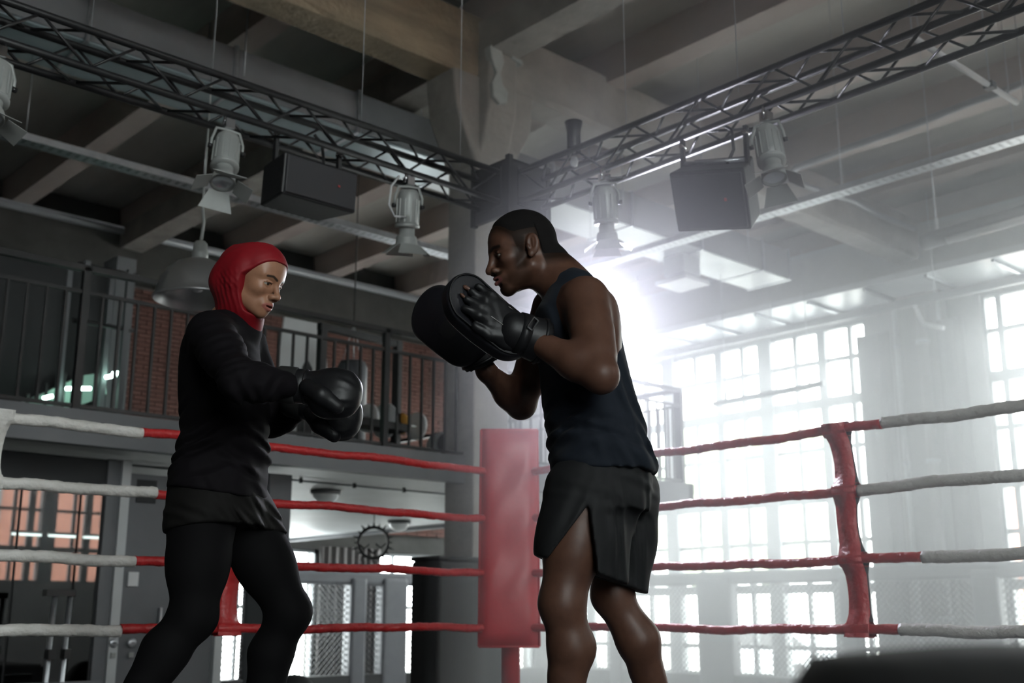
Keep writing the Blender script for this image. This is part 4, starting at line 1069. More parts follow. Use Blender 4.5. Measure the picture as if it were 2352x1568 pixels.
# focus mitts
def mitt(T, side, label, target):
    w2 = 1.16 if target else 1.
    lo = T.o-.24; hi = T.o+.24
    t = empty('focus_mitt', tuple(man.matrix_basis @ Vector(tuple(T.o-np.array(MO)))), HEAD-math.pi/2, label=label, cat='focus mitt', group='pair of black focus mitts')
    ax = [np.arange(lo[i], hi[i], .0034).astype(f32) for i in range(3)]
    def pad2(ra, rb, half, z0, inf=0.):
        def fn(X, Y, Z):
            x, y, z = T.inv(X, Y, Z)
            tt = np.clip((y+f32(.07))/f32(.14), 0, 1); x = x/f32(w2); d2 = np.sqrt(x*x+(y+f32(.07)-tt*f32(.14))**2) - (f32(ra)+f32(rb-ra)*tt)
            zb = z - f32(z0) + f32(1.3)*y*y + f32(1.2)*x*x
            dz = np.abs(zb)-f32(half); rr = f32(.014)
            a, b = np.maximum(d2+rr, 0), np.maximum(dz+rr, 0)
            return np.sqrt(a*a+b*b)+np.minimum(np.maximum(d2, dz)+rr, 0)-rr-f32(inf)
        return fn
    P_ = Sculpt(*ax); P_.put(pad2(.074,.08,.027,0.), lo, hi, .004, '+')
    P_.put(lambda X, Y, Z: np.abs(pad2(.074,.08,.03,0.)(X,Y,Z)+f32(.0))*0+np.sqrt((np.hypot(*T.inv(X,Y,Z)[:2])-f32(.035))**2+(T.inv(X,Y,Z)[2]-f32(.026))**2)-f32(.0016), lo, hi, .002, '-')
    me, _ = P_.mesh('pad', T.o, 1); me.materials.append(M['leatherpad']); po = child(me, 'pad', t)
    mb = MB(); n = 56; ring = []
    for k in range(n):
        a = 2*math.pi*k/n; y = .07 if math.sin(a) > 0 else -.07; r = (.080 if y > 0 else .074)-.006
        xx, yy = r*math.cos(a)*w2, y+r*math.sin(a); ring.append(T.R @ np.array((xx, yy, -.026-1.3*yy*yy-1.2*xx*xx)))
    mb.tube(ring+ring[:1], .0032, 5, caps=False).build('piping', M['leather'], po)
    # striking target: a slightly raised round patch
    mb = MB(); vs = [T.R @ np.array((.029*q*math.cos(k*math.pi/12), -.02+.029*q*math.sin(k*math.pi/12), .0275+(.001 if q else .0015)-1.3*(-.02+.029*q*math.sin(k*math.pi/12))**2-1.2*(.029*q*math.cos(k*math.pi/12))**2)) for q in (1, .6) for k in range(24)]
    mb.add(vs, [(k, (k+1)%24, 24+(k+1)%24, 24+k) for k in range(24)] + [tuple(24+k for k in range(24))], True).build('target_dot', mat('matt_black_dot', (.006,.006,.007), .6), po)
    # glove back with finger sheaths
    G = Sculpt(*ax)
    G.ell((0,-.045,-.044), (.068,.088,.034), k=.01, T=T)
    for x, ln in ((-.033,.062), (-.011,.070), (.012,.066), (.034,.056)):
        a, b, c = (x,.0,-.055), (x*1.2,ln*.55,-.057), (x*1.3,ln+.016,-.046)
        G.cap(a, b, .0165, .0150, k=.017, T=T); G.cap(b, c, .0150, .0112, k=.008, T=T)
    G.cap((.036*side,-.06,-.05), (.062*side,-.02,-.047), .0165, .015, k=.008, T=T); G.cap((.062*side,-.02,-.047), (.066*side,.02,-.044), .015, .013, k=.004, T=T)
    G.shift(lambda X, Y, Z: f32(.0008)*np.sin(T.inv(X,Y,Z)[1]*150+3*np.sin(T.inv(X,Y,Z)[0]*60)))
    me, _ = G.mesh('glove_back', T.o, 1); me.materials.append(M['leather']); child(me, 'glove_back', t)
    # wrist cuff, flaring and open
    G = Sculpt(*ax)
    wl = np.linalg.inv(T.R) @ (np.array(J['wr_n' if side > 0 else 'wr_f'])-T.o); cdir = wl-np.array((0,-.075,-.05)); cdir /= np.linalg.norm(cdir)
    b0 = np.array((0,-.075,-.05)); cl = .075 if side > 0 else .055; b1 = b0+cdir*cl
    G.cap(tuple(b0), tuple(b1), .056, .056+.1*cl, k=.005, T=T); G.cap(tuple(b1-cdir*.035), tuple(b1+cdir*.12), .046, .074, k=.004, mode='-', T=T)
    me, _ = G.mesh('cuff', T.o, 1); me.materials.append(M['leather']); co = child(me, 'cuff', t)
    # wrist strap with buckle
    u = np.cross(cdir, (0,0,1.)); u /= np.linalg.norm(u); v = np.cross(u, cdir)
    for q0, wd, nm in ((.022, .030, 'wrist_strap'), (cl+.004, .010, 'hem_binding')):
        vs = []; n = 36
        for s_ in (-.5, .5):
            for rr in (0, .004):
                for k in range(n):
                    a = 2*math.pi*k/n; al = q0+s_*wd; rad = .056+.010*al/.10-.0005+rr
                    vs.append(T.R @ (b0+cdir*al+(u*math.cos(a)+v*math.sin(a))*rad))
        fs = []
        for k in range(n):
            k2 = (k+1) % n; fs += [(k,k2,n+k2,n+k), (2*n+k,3*n+k,3*n+k2,2*n+k2), (n+k,n+k2,3*n+k2,3*n+k), (k,2*n+k,2*n+k2,k2)]
        MB().add(vs, fs, True).build(nm, M['leather'], co)
    w_ = np.array(T.R @ (b0+cdir*.03-np.array((0,0,1.))*.066))
    mb = MB()
    for (a, b) in (((-.02,.0),(.02,.0)), ((.02,.0),(.02,.016)), ((.02,.016),(-.02,.016)), ((-.02,.016),(-.02,.0))):
        mb.bar(w_+T.R @ (np.array((a[0],a[1],0))), w_+T.R @ (np.array((b[0],b[1],0))), .004)
    mb.build('buckle', M['plastic'], co)
    # seam lines on the back of the hand
    mb = MB()
    for x in (-.046, .024):
        pts = [T.R @ np.array((x+.006*f, -.09+.12*f, -.05-.030*math.sqrt(max(.02, 1-(x/.06)**2-((-.04+.12*f-.01)/.09)**2*.6)))) for f in (0,.25,.5,.75,1)]
        mb.tube(pts, .0011, 5)
    mb.build('seam', mat('grey_thread', (.3,.29,.28), .5), co, kind='stuff')
    return t
mitt(MT_N, 1, 'black leather focus mitt seen from its strapped back, with two bare fingertips', False)
mitt(MT_F, -1, 'black leather focus mitt showing its padded striking face and round target dot', True)

# ---------------------------------------------------------------- the boxer in the red hijab
M['skin_woman'] = skin('light_brown_skin', (.31,.155,.093), (.25,.12,.07), (.27,.09,.07), .42, broom=(.03,.018,.012))
M['hijab'] = mat('red_sports_jersey', (.2,.0016,.0065), .62, noise=(60,(.175,.0013,.0055),.3,.7), bump=(600,.2,.0008), spec=.35)
M['top'] = mat('black_training_top', (.0062,.0052,.0065), .8, noise=(30,(.0048,.004,.005),.3,.7), bump=(600,.2,.0008), spec=.1)
M['wshorts'] = mat('black_satin_shorts', (.0065,.006,.0055), .75, noise=(20,(.005,.0045,.0042),.3,.7), spec=.15)
M['leggings'] = mat('black_leggings', (.004,.0038,.0042), .8, spec=.1)
WO = (-.78, 3.33, 0.)
woman = empty('person', (WO[0]*math.sin(HEAD)+WO[1]*math.cos(HEAD), -WO[0]*math.cos(HEAD)+WO[1]*math.sin(HEAD), .004), HEAD-math.pi/2,
              label='woman boxer in red hijab and black training clothes facing right', cat='person')
K = dict(sh_n=(-0.864,3.17,1.303), el_n=(-0.728,2.97,1.127), wr_n=(-0.587,3.1,1.139),
         sh_f=(-0.848,3.5,1.359), el_f=(-0.76,3.52,1.114), wr_f=(-0.608,3.36,1.135),
         hp_n=(-0.878,3.25,0.78), kn_n=(-0.876,3.22,0.519), an_n=(-1.05,3.16,0.235),
         hp_f=(-0.798,3.42,0.793), kn_f=(-0.659,3.46,0.531), an_f=(-0.773,3.5,0.144))
yaw, pit = math.radians(20), math.radians(22)
fw = (math.cos(yaw)*math.cos(pit), -math.sin(yaw)*math.cos(pit), -math.sin(pit))
WT = TR(frame(fw, (.02,.0,1)), (0,0,0), .955)
NOSE = (-0.685,3.235,1.429)
WT.o = np.array(NOSE) - WT.to((.1175,0,-.0325))
def rowsw(*r):
    return [(a[2]*.5+b[2]*.5, (a[0]+b[0])/2, wc, (b[0]-a[0])/2, hw) for a, b, hw, wc in r]
WTOR = rowsw(((-0.978,3.33,0.799), (-0.728,3.33,0.799), .165, 3.34), ((-0.98,3.33,0.887), (-0.736,3.33,0.887), .162, 3.34), ((-0.962,3.33,0.989), (-0.74,3.33,0.989), .128, 3.34),
             ((-0.963,3.33,1.067), (-0.742,3.33,1.067), .125, 3.34), ((-0.975,3.33,1.172), (-0.747,3.33,1.172), .138, 3.34), ((-0.981,3.33,1.265), (-0.765,3.33,1.265), .15, 3.34),
             ((-0.965,3.33,1.332), (-0.781,3.33,1.332), .145, 3.34), ((-0.931,3.33,1.379), (-0.795,3.33,1.379), .10, 3.34), ((-0.904,3.33,1.41), (-0.804,3.33,1.41), .06, 3.34))
S = Sculpt(axis(-1.36,.0095,-.93,.0022,-.64,.008,-.34), axis(2.88,.008,3.18,.0022,3.44,.009,3.72), axis(-.01,.0095,1.27,.0021,1.60))
S.loft(WTOR, k=.02, p=2.3)
S.cap((-0.85,3.33,1.386), WT.to((-.028,0,-.05)), .054, .047, k=.03)
head_shape(S, WT, False)
def armw(S, sh, el, wr, g=1., k=.02):
    S.cap(sh, mid(sh, el, .45), .058*g, .049*g, k=k+.01); S.cap(mid(sh, el, .4), el, .049*g, .040*g, k=k); S.cap(el, mid(el, wr, .35), .041*g, .041*g, k=k); S.cap(mid(el, wr, .3), wr, .041*g, .029*g, k=k)
for a in ('n', 'f'): armw(S, K['sh_'+a], K['el_'+a], K['wr_'+a])
def legw(S, hp, kn, an, bk, g=1., e=0.):
    S.cap(hp, mid(hp, kn, .5), .094*g+e, .077*g+e, k=.03); S.cap(mid(hp, kn, .45), kn, .079*g+e, .056*g+e, k=.03); S.ell(kn, (.057*g+e,)*3, k=.02)
    q = tuple(np.array(mid(kn, an, .3))+np.array(bk)*.02)
    S.cap(kn, q, .052*g+e, .058*g+e, k=.03); S.cap(q, mid(kn, an, .62), .056*g+e, .042*g+e, k=.03); S.cap(mid(kn, an, .5), an, .044*g+e, .034*g+e, k=.03)
legw(S, K['hp_n'], K['kn_n'], K['an_n'], (-.7,0,-.4)); legw(S, K['hp_f'], K['kn_f'], K['an_f'], (-.9,.2,-.2))
def raised_foot(S, an, toe, lift, g=1.):
    an = np.array(an); t = np.array([toe[0], toe[1], 0.]); t /= np.linalg.norm(t)
    ball = an+t*.11; ball[2] = .038; heel = an-t*.035; heel[2] = max(.034, an[2]-.055); tip = ball+t*.07; tip[2] = .028
    for a, b, r1, r2 in ((an, heel, .034, .032), (an, ball, .035, .03), (heel, ball, .032, .032), (ball, tip, .031, .021)): S.cap(tuple(a), tuple(b), r1*g, r2*g, k=.02)
raised_foot(S, K['an_n'], (.9,-.3), 1); raised_foot(S, K['an_f'], (1,-.2), 0)
# fists inside the gloves: palm, curled fingers, thumb
def fist(S, wr, d, up):
    T = TR(frame(d, up), wr)
    S.ell((.045,0,0), (.045,.036,.03), k=.012, T=T)
    for i, y in enumerate((-.028,-.010,.009,.027)):
        S.cap((.07,y,.012), (.098,y,.004), .0095, .009, k=.005, T=T); S.cap((.098,y,.004), (.092,y,-.02), .009, .0085, k=.003, T=T); S.cap((.092,y,-.02), (.068,y,-.026), .0085, .008, k=.003, T=T)
    S.cap((.03,-.03,-.012), (.06,-.042,-.022), .011, .010, k=.006, T=T); S.cap((.06,-.042,-.022), (.085,-.03,-.03), .010, .0085, k=.003, T=T)
    return T
GN = fist(S, K['wr_n'], (1,-.02,-.10), (.0,.25,1)); GF = fist(S, K['wr_f'], (.95,-.22,-.28), (.2,-.2,1))
me, pos = S.mesh('body', WO)
face_masks(me, pos, WT, False)
me.materials.append(M['skin_woman']); child(me, 'body', woman)
eyes(WT, WO, woman, mat('hazel_iris', (.03,.016,.008), .35))
# eyelashes: thin dark upper lid line
for sg in (1, -1):
    MB().tube([WT.to(p)-np.array(WO) for p in ((.0838,.0200*sg,-.0022),(.0832,.027*sg,.0022),(.0805,.0345*sg,.0024),(.0762,.0415*sg,.0000),(.0715,.0462*sg,-.0022))], [.0006,.0011,.0013,.0012,.0007], 5).build('eyelash', M['hair'], woman)
# ---- hijab: cap over the head, full bulge at the nape, folds down the neck into the collar
C = Sculpt(axis(-1.02,.0036,-.60), axis(3.14,.0038,3.52), axis(1.14,.0034,1.60))
C.ell((-.014,0,.03), (.104,.085,.094), k=.01, T=WT)
C.both('ell', (-.012,.078,-.004), (.034,.019,.048), k=.02, T=WT)
C.ell((.034,0,.034), (.056,.066,.062), k=.03, T=WT)
C.ell((-.062,.0,-.004), (.078,.078,.084), k=.03, T=WT)         # gathered hair under the cloth
C.ell((-.088,.0,-.045), (.050,.064,.050), k=.03, T=WT)
C.ell((.008,0,-.045), (.062,.066,.066), k=.02, T=WT)
C.cap(WT.to((.026,0,-.092)), (-0.798,3.31,1.375), .040, .036, k=.03)
C.cap(WT.to((-.02,0,-.06)), (-0.83,3.33,1.383), .066, .074, k=.04)
def hfold(X, Y, Z):
    a, b, c = WT.inv(X, Y, Z)
    g1 = np.exp(-(((a-f32(.0))/f32(.075))**2+((c+f32(.075))/f32(.055))**2)); ph = (a*f32(1)+c*f32(.42))*f32(2*math.pi/.021)
    e = g1*f32(.0016)*np.sin(ph+f32(.9)*np.sin(c*f32(70)))
    g2 = np.exp(-(((a+f32(.03))/f32(.05))**2+((c+f32(.035))/f32(.03))**2)); e = e + g2*f32(.0016)*np.sin((a*f32(.55)+c)*f32(2*math.pi/.017))
    # two long creases over the back of the head
    for q, w, am in ((.055, .010, .0035), (-.035, .006, .0)):
        s = (a*f32(.72)+c*f32(-.69)+f32(q)*0+f32(.098)); e = e + f32(am)*np.exp(-(s/f32(w))**2)*(c > -.03)
    seam = a*f32(-.72)+c*f32(.69)-f32(.028); e = e + f32(.0012)*np.exp(-((a*f32(.80)-c*f32(.60)-f32(.0))/f32(.004))**2)*(c > .0)*(np.abs(b) > .02)
    return e
C.shift(hfold)
# face opening: pointed temple, then straight down to under the chin
Fo = Sculpt(*C.ax)
Fo.cap((.14,0,.033), (.14,0,-.10), .05, .05, k=.01, T=WT)
fx = [(.10,.062),(.078,.073),(.060,.056),(.036,.024),(.014,-.004),(.014,-.02),(.020,-.06),(.032,-.092),(.046,-.112)]
def opening(X, Y, Z):
    a, b, c = WT.inv(X, Y, Z)
    pz = np.array([q[1] for q in fx[1:]][::-1]); px = np.array([q[0] for q in fx[1:]][::-1])
    lim = np.interp(c.ravel(), pz, px).reshape(c.shape)
    top = c-f32(.0705)+np.clip(np.abs(b)-.02, 0, 1)*0
    return np.maximum(np.maximum(f32(1)*(lim-a)*f32(.8), top), f32(-.108)-c+f32(.10)*(np.abs(b)))
C.put(opening, tuple(WT.o-.2), tuple(WT.o+.2), .004, '-')
cm, _ = C.mesh('hijab', WO, 2); cm.materials.append(M['hijab']); child(cm, 'hijab', woman)
# ---- long-sleeved top
C = Sculpt(axis(-1.10,.0052,-.52), axis(2.88,.0056,3.62), axis(.78,.0052,1.40))
C.loft(rowsw(((-0.998,3.33,0.849), (-0.721,3.33,0.849), .182, 3.34), ((-0.999,3.33,0.9), (-0.723,3.33,0.9), .178, 3.34), ((-0.989,3.33,0.961), (-0.719,3.33,0.961), .150, 3.34), ((-0.98,3.33,1.015), (-0.721,3.33,1.015), .142, 3.34), ((-0.975,3.33,1.06), (-0.726,3.33,1.06), .138, 3.34),
             ((-0.988,3.33,1.145), (-0.731,3.33,1.145), .146, 3.34), ((-0.993,3.33,1.225), (-0.75,3.33,1.225), .156, 3.34), ((-0.987,3.33,1.294), (-0.766,3.33,1.294), .156, 3.34), ((-0.969,3.33,1.348), (-0.772,3.33,1.348), .15, 3.34),
             ((-0.94,3.33,1.393), (-0.768,3.33,1.383), .112, 3.34), ((-0.908,3.33,1.424), (-0.773,3.33,1.41), .075, 3.34)), k=.01, p=2.25)
for a in ('n', 'f'): armw(C, K['sh_'+a], K['el_'+a], mid(K['el_'+a], K['wr_'+a], .86), 1.22, .03)
C.cap((-0.845,3.33,1.379), (-0.825,3.325,1.426), .080, .068, k=.03); C.cap((-0.822,3.325,1.371), (-0.809,3.32,1.397), .066, .055, k=.03)
C.plane((-0.839,3.33,1.419), (.50,0,.86), .004)
C.shift(folds([((-0.918,3.2,0.971), (-.25,.1,1), .05, .009, (.10,.3,.07)), ((-0.722,3.2,0.983), (.5,.1,1), .05, .010, (.09,.3,.08)), ((-0.859,3.2,1.02), (-.6,.1,1), .06, .007, (.14,.3,.1)),
               ((-0.718,3,1.071), (.9,.1,.5), .045, .005, (.08,.2,.06)), ((-0.741,3,1.167), (-.4,0,1), .034, .005, (.07,.2,.06)), ((-0.824,3.1,1.263), (-.5,.2,1), .05, .005, (.08,.2,.06)),
               ((-0.93,3.2,1.146), (1,.2,.4), .07, .005, (.07,.3,.14)), ((-0.661,3,1.107), (1,.1,-.4), .04, .004, (.08,.2,.05)), ((-0.754,3.2,0.897), (1,.1,.5), .06, .004, (.1,.3,.07))]))
C.plane((-0.86,3.33,0.859), (-.14,0,-1), .004)
cm, _ = C.mesh('training_top', WO, 2); cm.materials.append(M['top']); to = child(cm, 'training_top', woman)
# ---- shorts over leggings
C = Sculpt(axis(-1.10,.0055,-.45), axis(3.08,.006,3.62), axis(.62,.0055,.92))
C.loft(rowsw(((-0.992,3.33,0.767), (-0.718,3.33,0.767), .172, 3.34), ((-0.998,3.33,0.836), (-0.719,3.33,0.836), .175, 3.34), ((-0.997,3.33,0.9), (-0.728,3.33,0.9), .17, 3.34)), k=.02, p=2.2)
C.cap(K['hp_n'], mid(K['hp_n'], K['kn_n'], .22), .104, .101, k=.03); C.cap(K['hp_f'], mid(K['hp_f'], K['kn_f'], .24), .104, .098, k=.03)
C.shift(folds([((-0.748,3.2,0.788), (1,.2,.7), .035, .005, (.07,.3,.07)), ((-0.895,3.2,0.812), (.4,.1,1), .05, .004, (.1,.3,.05)), ((-0.72,3.3,0.784), (1,.1,1), .04, .005, (.07,.3,.06))]))
C.plane((-0.873,3.2,0.759), (.12,-.1,-1), .004)
C.ell((-0.841,3.12,0.711), (.085,.10,.055), k=.01, mode='-')
cm, _ = C.mesh('shorts', WO, 2); cm.materials.append(M['wshorts']); child(cm, 'shorts', woman)
for a, bk in (('n', (-.7,0,-.4)), ('f', (-.9,.2,-.2))):
    lo = np.minimum.reduce([np.array(K[q+a]) for q in ('hp_','kn_','an_')])-.13; hi = np.maximum.reduce([np.array(K[q+a]) for q in ('hp_','kn_','an_')])+.13
    C = Sculpt(*[np.arange(lo[i], hi[i], .0065).astype(f32) for i in range(3)])
    legw(C, K['hp_'+a], K['kn_'+a], K['an_'+a], bk, 1., .0045)
    cm, _ = C.mesh('legging', WO, 1); cm.materials.append(M['leggings']); child(cm, 'legging', woman)
# ---- training shoes on both
def shoes(parent, O, an, toe, lift, name='shoe'):
    C = Sculpt(*[np.arange(an[i]-.26, an[i]+.26, .006).astype(f32) if i < 2 else np.arange(-.012, .22, .006).astype(f32) for i in range(3)])
    a = np.array(an); t = np.array([toe[0], toe[1], 0.]); t /= np.linalg.norm(t)
    if lift: ball = a+t*.11; ball[2] = .036; heel = a-t*.035; heel[2] = max(.04, a[2]-.055); tip = ball+t*.075; tip[2] = .03
    else: heel = a-t*.05; heel[2] = .04; ball = a+t*.13; ball[2] = .038; tip = a+t*.205; tip[2] = .032
    for p, q, r1, r2 in ((a, heel, .044, .043), (a, ball, .045, .039), (heel, ball, .043, .043), (ball, tip, .042, .031)): C.cap(tuple(p), tuple(q), r1, r2, k=.02)
    C.plane((0,0,.0), (0,0,-1), .004); C.plane((0,0,float(a[2])+.035), (0,0,1), .004)
    cm, _ = C.mesh(name, O, 1); cm.materials.append(M['leather']); child(cm, name, parent)
shoes(woman, WO, K['an_n'], (.9,-.3), 1); shoes(woman, WO, K['an_f'], (1,-.2), 1)
shoes(man, MO, J['an_n'], (-1,-.3), 0); shoes(man, MO, J['an_f'], (-.8,.6), 0)
# ---- boxing gloves
def glove(T, wr, side, label):
    t = empty('boxing_glove', tuple(woman.matrix_basis @ Vector(tuple(np.array(wr)-np.array(WO)))), HEAD-math.pi/2, label=label, cat='boxing glove', group='pair of black boxing gloves')
    ax = [np.arange(wr[i]-.25, wr[i]+.25, .0036).astype(f32) for i in range(3)]
    C = Sculpt(*ax)
    C.ell((.100,.0,.006), (.072,.056,.056), k=.01, T=T); C.ell((.112,.0,-.026), (.061,.056,.056), k=.02, T=T); C.ell((.078,.0,-.042), (.048,.052,.042), k=.02, T=T)
    C.cap((-.0,0,0), (.06,0,0), .044, .046, k=.02, T=T)
    C.shift(lambda X, Y, Z: f32(.0014)*np.sin((T.inv(X,Y,Z)[1]*150+4*np.sin(T.inv(X,Y,Z)[2]*60)))*np.exp(-((T.inv(X,Y,Z)[0]-f32(.13))/f32(.03))**2))
    me, _ = C.mesh('fist_pad', wr, 1); me.materials.append(M['leather']); fp = child(me, 'fist_pad', t)
    C = Sculpt(*ax)
    C.cap((.03,side*.044,-.020), (.074,side*.056,-.046), .023, .025, k=.01, T=T); C.cap((.074,side*.056,-.046), (.118,side*.036,-.066), .025, .021, k=.01, T=T)
    me, _ = C.mesh('thumb', wr, 1); me.materials.append(M['leather']); child(me, 'thumb', t)
    mb = MB(); M4 = Matrix([[*T.R[i], 0] for i in range(3)] + [[0,0,0,1]]) @ Matrix.Rotation(math.pi/2, 4, 'Y')
    mb.lathe([(.030,-.072),(.046,-.074),(.049,-.068),(.0475,-.03),(.0485,.0),(.047,.02),(.03,.024)], 32, M4); cu = mb.build('cuff', M['leather'], t)
    MB().lathe([(.0485,-.062),(.0515,-.060),(.0525,-.035),(.0515,-.012),(.0485,-.010)], 32, M4).build('wrist_strap', mat('black_velcro', (.006,.006,.006), .9), cu)
    MB().lathe([(.048,.012),(.0505,.015),(.048,.018)], 32, M4).build('seam_welt', M['leather'], cu)
    return t
glove(GN, K['wr_n'], -1, 'black leather boxing glove on the raised lead arm')
glove(GF, K['wr_f'], -1, 'black leather boxing glove tucked beneath the other one')

# ---------------------------------------------------------------- under the mezzanine: mirror wall, door, piers
PY = 9.6
MB().box((X0, PY, FZ), (2.0, PY+.12, MZ0)).build('wall_3', M['darkwall'], kind='structure', label='dark partition wall under the mezzanine')
mirror = bpy.data.materials.new('tinted_gym_mirror'); mirror.use_nodes = True
mirror.node_tree.nodes['Principled BSDF'].inputs['Base Color'].default_value = (.14,.14,.14,1); mirror.node_tree.nodes['Principled BSDF'].inputs['Metallic'].default_value = 1; mirror.node_tree.nodes['Principled BSDF'].inputs['Roughness'].default_value = .015
mw = empty('mirror_wall', (2.0, PY, FZ), label='tall dark tinted gym mirror reflecting windows, beside the grey door', cat='mirror')
for i in range(3): MB().box((.01+i*.69, .02, .05), (.69+i*.69-.012, .04, 2.55)).build('mirror_panel', mirror, mw)
MB().box((0, .04, 0), (2.08, .12, 2.85)).build('backing', M['darkwall'], mw)
MB().box((0, .0, 2.56), (2.08, .04, 2.84)).build('header', M['darkwall'], mw); MB().box((2.075, -.02, 0), (2.14, .12, 2.85)).build('edge_post', M['greywall'], mw)
MB().box((4.14, PY, FZ), (4.20, PY+.12, MZ0)).build('trim_3', M['greywall'], kind='structure', label='narrow grey jamb between mirror and door')
d = empty('door_1', (4.2, PY, FZ), label='grey steel double door with round lock plates under the mezzanine', cat='door', kind='structure')
MB().box((0, -.03, 0), (.08, .12, 2.85)).build('door_frame', M['lightgrey'], d); MB().box((.98, -.03, 0), (1.06, .12, 2.85)).build('door_frame', M['lightgrey'], d)
leaf = MB().box((.09, .02, .01), (.97, .07, 2.75)).build('door_leaf', M['greywall'], d)
for x in (-.02, .14):
    k = empty('lock', (x+.06, -.02, 1.31)); k.parent = d
    MB().lathe([(0,.0),(.038,.0),(.04,.008),(.03,.016),(0,.018)], 18, Matrix.Rotation(math.pi/2, 4, 'X')).build('lock_plate', M['steel'], d).location = (x+.06, -.03, 1.31)
    bpy.data.objects.remove(k)
    MB().box((x+.045, -.055, 1.305), (x+.075, -.045, 1.315)).build('keyhole', M['black'], d)
    MB().box((x+.04, -.05, 1.19), (x+.08, -.03, 1.23)).build('lock_tag', M['alu'], d)
MB().box((.16, .005, 2.5), (.34, .02, 2.7)).build('door_sign', M['darkwall'], d)
MB().box((.44, -.03, 1.0), (.46, .02, 1.6)).build('pull_handle', M['steel'], d)
MB().box((.14, -.005, 1.78), (.23, .018, 1.9)).build('switch_plate', M['white'], d)
MB().box((5.62, PY-.1, FZ), (5.86, PY+.2, MZ0)).build('trim_4', M['greywall'], kind='structure', label='slim grey pier under the mezzanine edge')
# lamps and conduit on the mezzanine's underside
def dome(p, lab):
    t = empty('bulkhead_lamp', (p[0], p[1], MZ0+.06), label=lab, cat='lamp', group='round bulkhead lamps under the mezzanine')
    MB().lathe([(0,0),(.17,0),(.175,-.03),(.16,-.05),(.0,-.05)], 24).build('base', M['greywall'], t)
    MB().lathe([(.145,-.05),(.135,-.09),(.1,-.13),(.05,-.15),(0,-.155)], 24).build('glass_dome', M['tube'], t)
dome((7.146,10.868,1.91), 'round bulkhead lamp with glass dome on the lit ceiling under the mezzanine')
dome((10.272,13.636,1.91), 'round bulkhead lamp with glass dome near the spiked sun ornament')
dome((3.954,10.795,1.91), 'round bulkhead lamp with glass dome above the tinted mirror')
t = empty('conduit', (0,0,0), label='thin grey conduit with clips under the mezzanine ceiling', cat='conduit')
a, b = Vector((1.0, 10.1, 1.885)), Vector((11.0, 10.1, 1.885))
MB().tube([a, b], .012, 6).build('pipe', M['greywall'], t)
for i in range(16): MB().cbox(a.lerp(b, i/15), (.025,.03,.05)).build('clip', M['black'], t)
# black pad box in front of the column
t = empty('pad_crate', (6.68, 8.25, FZ), label='tall black padded crate standing against the column', cat='crate')
MB().box((0,0,0), (.82,.42,2.03)).build('body', M['greypad'] if False else M['lightrubber'], t, bevel=.03); MB().box((-.01,-.01,2.03), (.83,.43,2.07)).build('lid', M['lightrubber'], t, bevel=.02)
# plyo box with medicine ball
c = (4.853,7.708,0.063)
t = empty('plyo_box', (c[0], c[1], FZ), label='dark plyo box behind the ropes under the medicine ball', cat='box')
MB().box((-.25,-.25,0), (.25,.25,.72)).build('body', M['darkwall'], t, bevel=.01); MB().box((-.08,-.252,.5), (.08,-.25,.56)).build('hand_slot', M['black'], t)
t = empty('medicine_ball', (c[0], c[1], FZ+.72), label='black rubber medicine ball on the plyo box', cat='ball')
MB().lathe([(.19*math.sin(k*math.pi/16), .19-.19*math.cos(k*math.pi/16)) for k in range(17)], 28).build('shell', M['lightrubber'], t)
MB().tube([(.191*math.cos(k*math.pi/16), .191*math.sin(k*math.pi/16), .19) for k in range(33)], .004, 5, caps=False).build('seam', M['black'], t)
# ---------------------------------------------------------------- chain-link fences
def fence(name, axis, pos, spans, posts, label):
    t = empty(name, (0,0,0), label=label, cat='fence')
    P3 = (lambda s, d, z: Vector((pos+d, s, z))) if axis == 'x' else (lambda s, d, z: Vector((s, pos+d, z)))
    lo, hi = spans[0][0], spans[-1][1]
    zb, zt = -.45, 1.12
    def bx(a0, a1, d0, d1, z0, z1):
        p, q = P3(a0,d0,z0), P3(a1,d1,z1); return MB().box([min(p[i],q[i]) for i in range(3)], [max(p[i],q[i]) for i in range(3)])
    bx(lo, hi, -.1, .1, 1.07, 1.30).build('top_pad', M['greypad'], t, bevel=.05)
    bx(lo, hi, -.12, .12, FZ, zb).build('base_skirt', M['darkwall'], t)
    for a0, a1 in posts: bx(a0, a1, -.14, .14, FZ, 1.2).build('post_pad', M['greypad'], t, bevel=.05)
    for a0, a1 in spans:
        mb = MB(); h = zt-zb; sp = .10; k = a0-h
        while k < a1:
            for sg in (1, -1):
                s0, s1 = k, k+h
                c0, c1 = max(s0, a0), min(s1, a1)
                if c1 > c0+.01:
                    z0, z1 = zb+(c0-s0), zb+(c1-s0)
                    if sg < 0: z0, z1 = zt-(c0-s0), zt-(c1-s0)
                    mb.bar(P3(c0, .004*sg, z0), P3(c1, .004*sg, z1), .011)
            k += sp
        mb.build('chain_link', M['mesh'], t, kind='stuff')
    return t
fence('chain_link_fence', 'x', 16.6, [(5.9,7.6),(8.0,9.9),(10.2,12.3),(13.08,14.9),(15.2,16.7)], [(7.6,8.0),(9.9,10.2),(12.33,13.07),(14.9,15.2)], 'chain-link fence with padded grey top rail in front of the tall windows')
fence('chain_link_fence', 'y', 17.0, [(8.4,9.7),(10.24,11.72),(12.05,12.4),(12.95,14.4),(14.7,16.4)], [(9.7,10.24),(11.72,12.05),(12.4,12.95),(14.4,14.7)], 'chain-link fence with padded posts under the mezzanine windows')
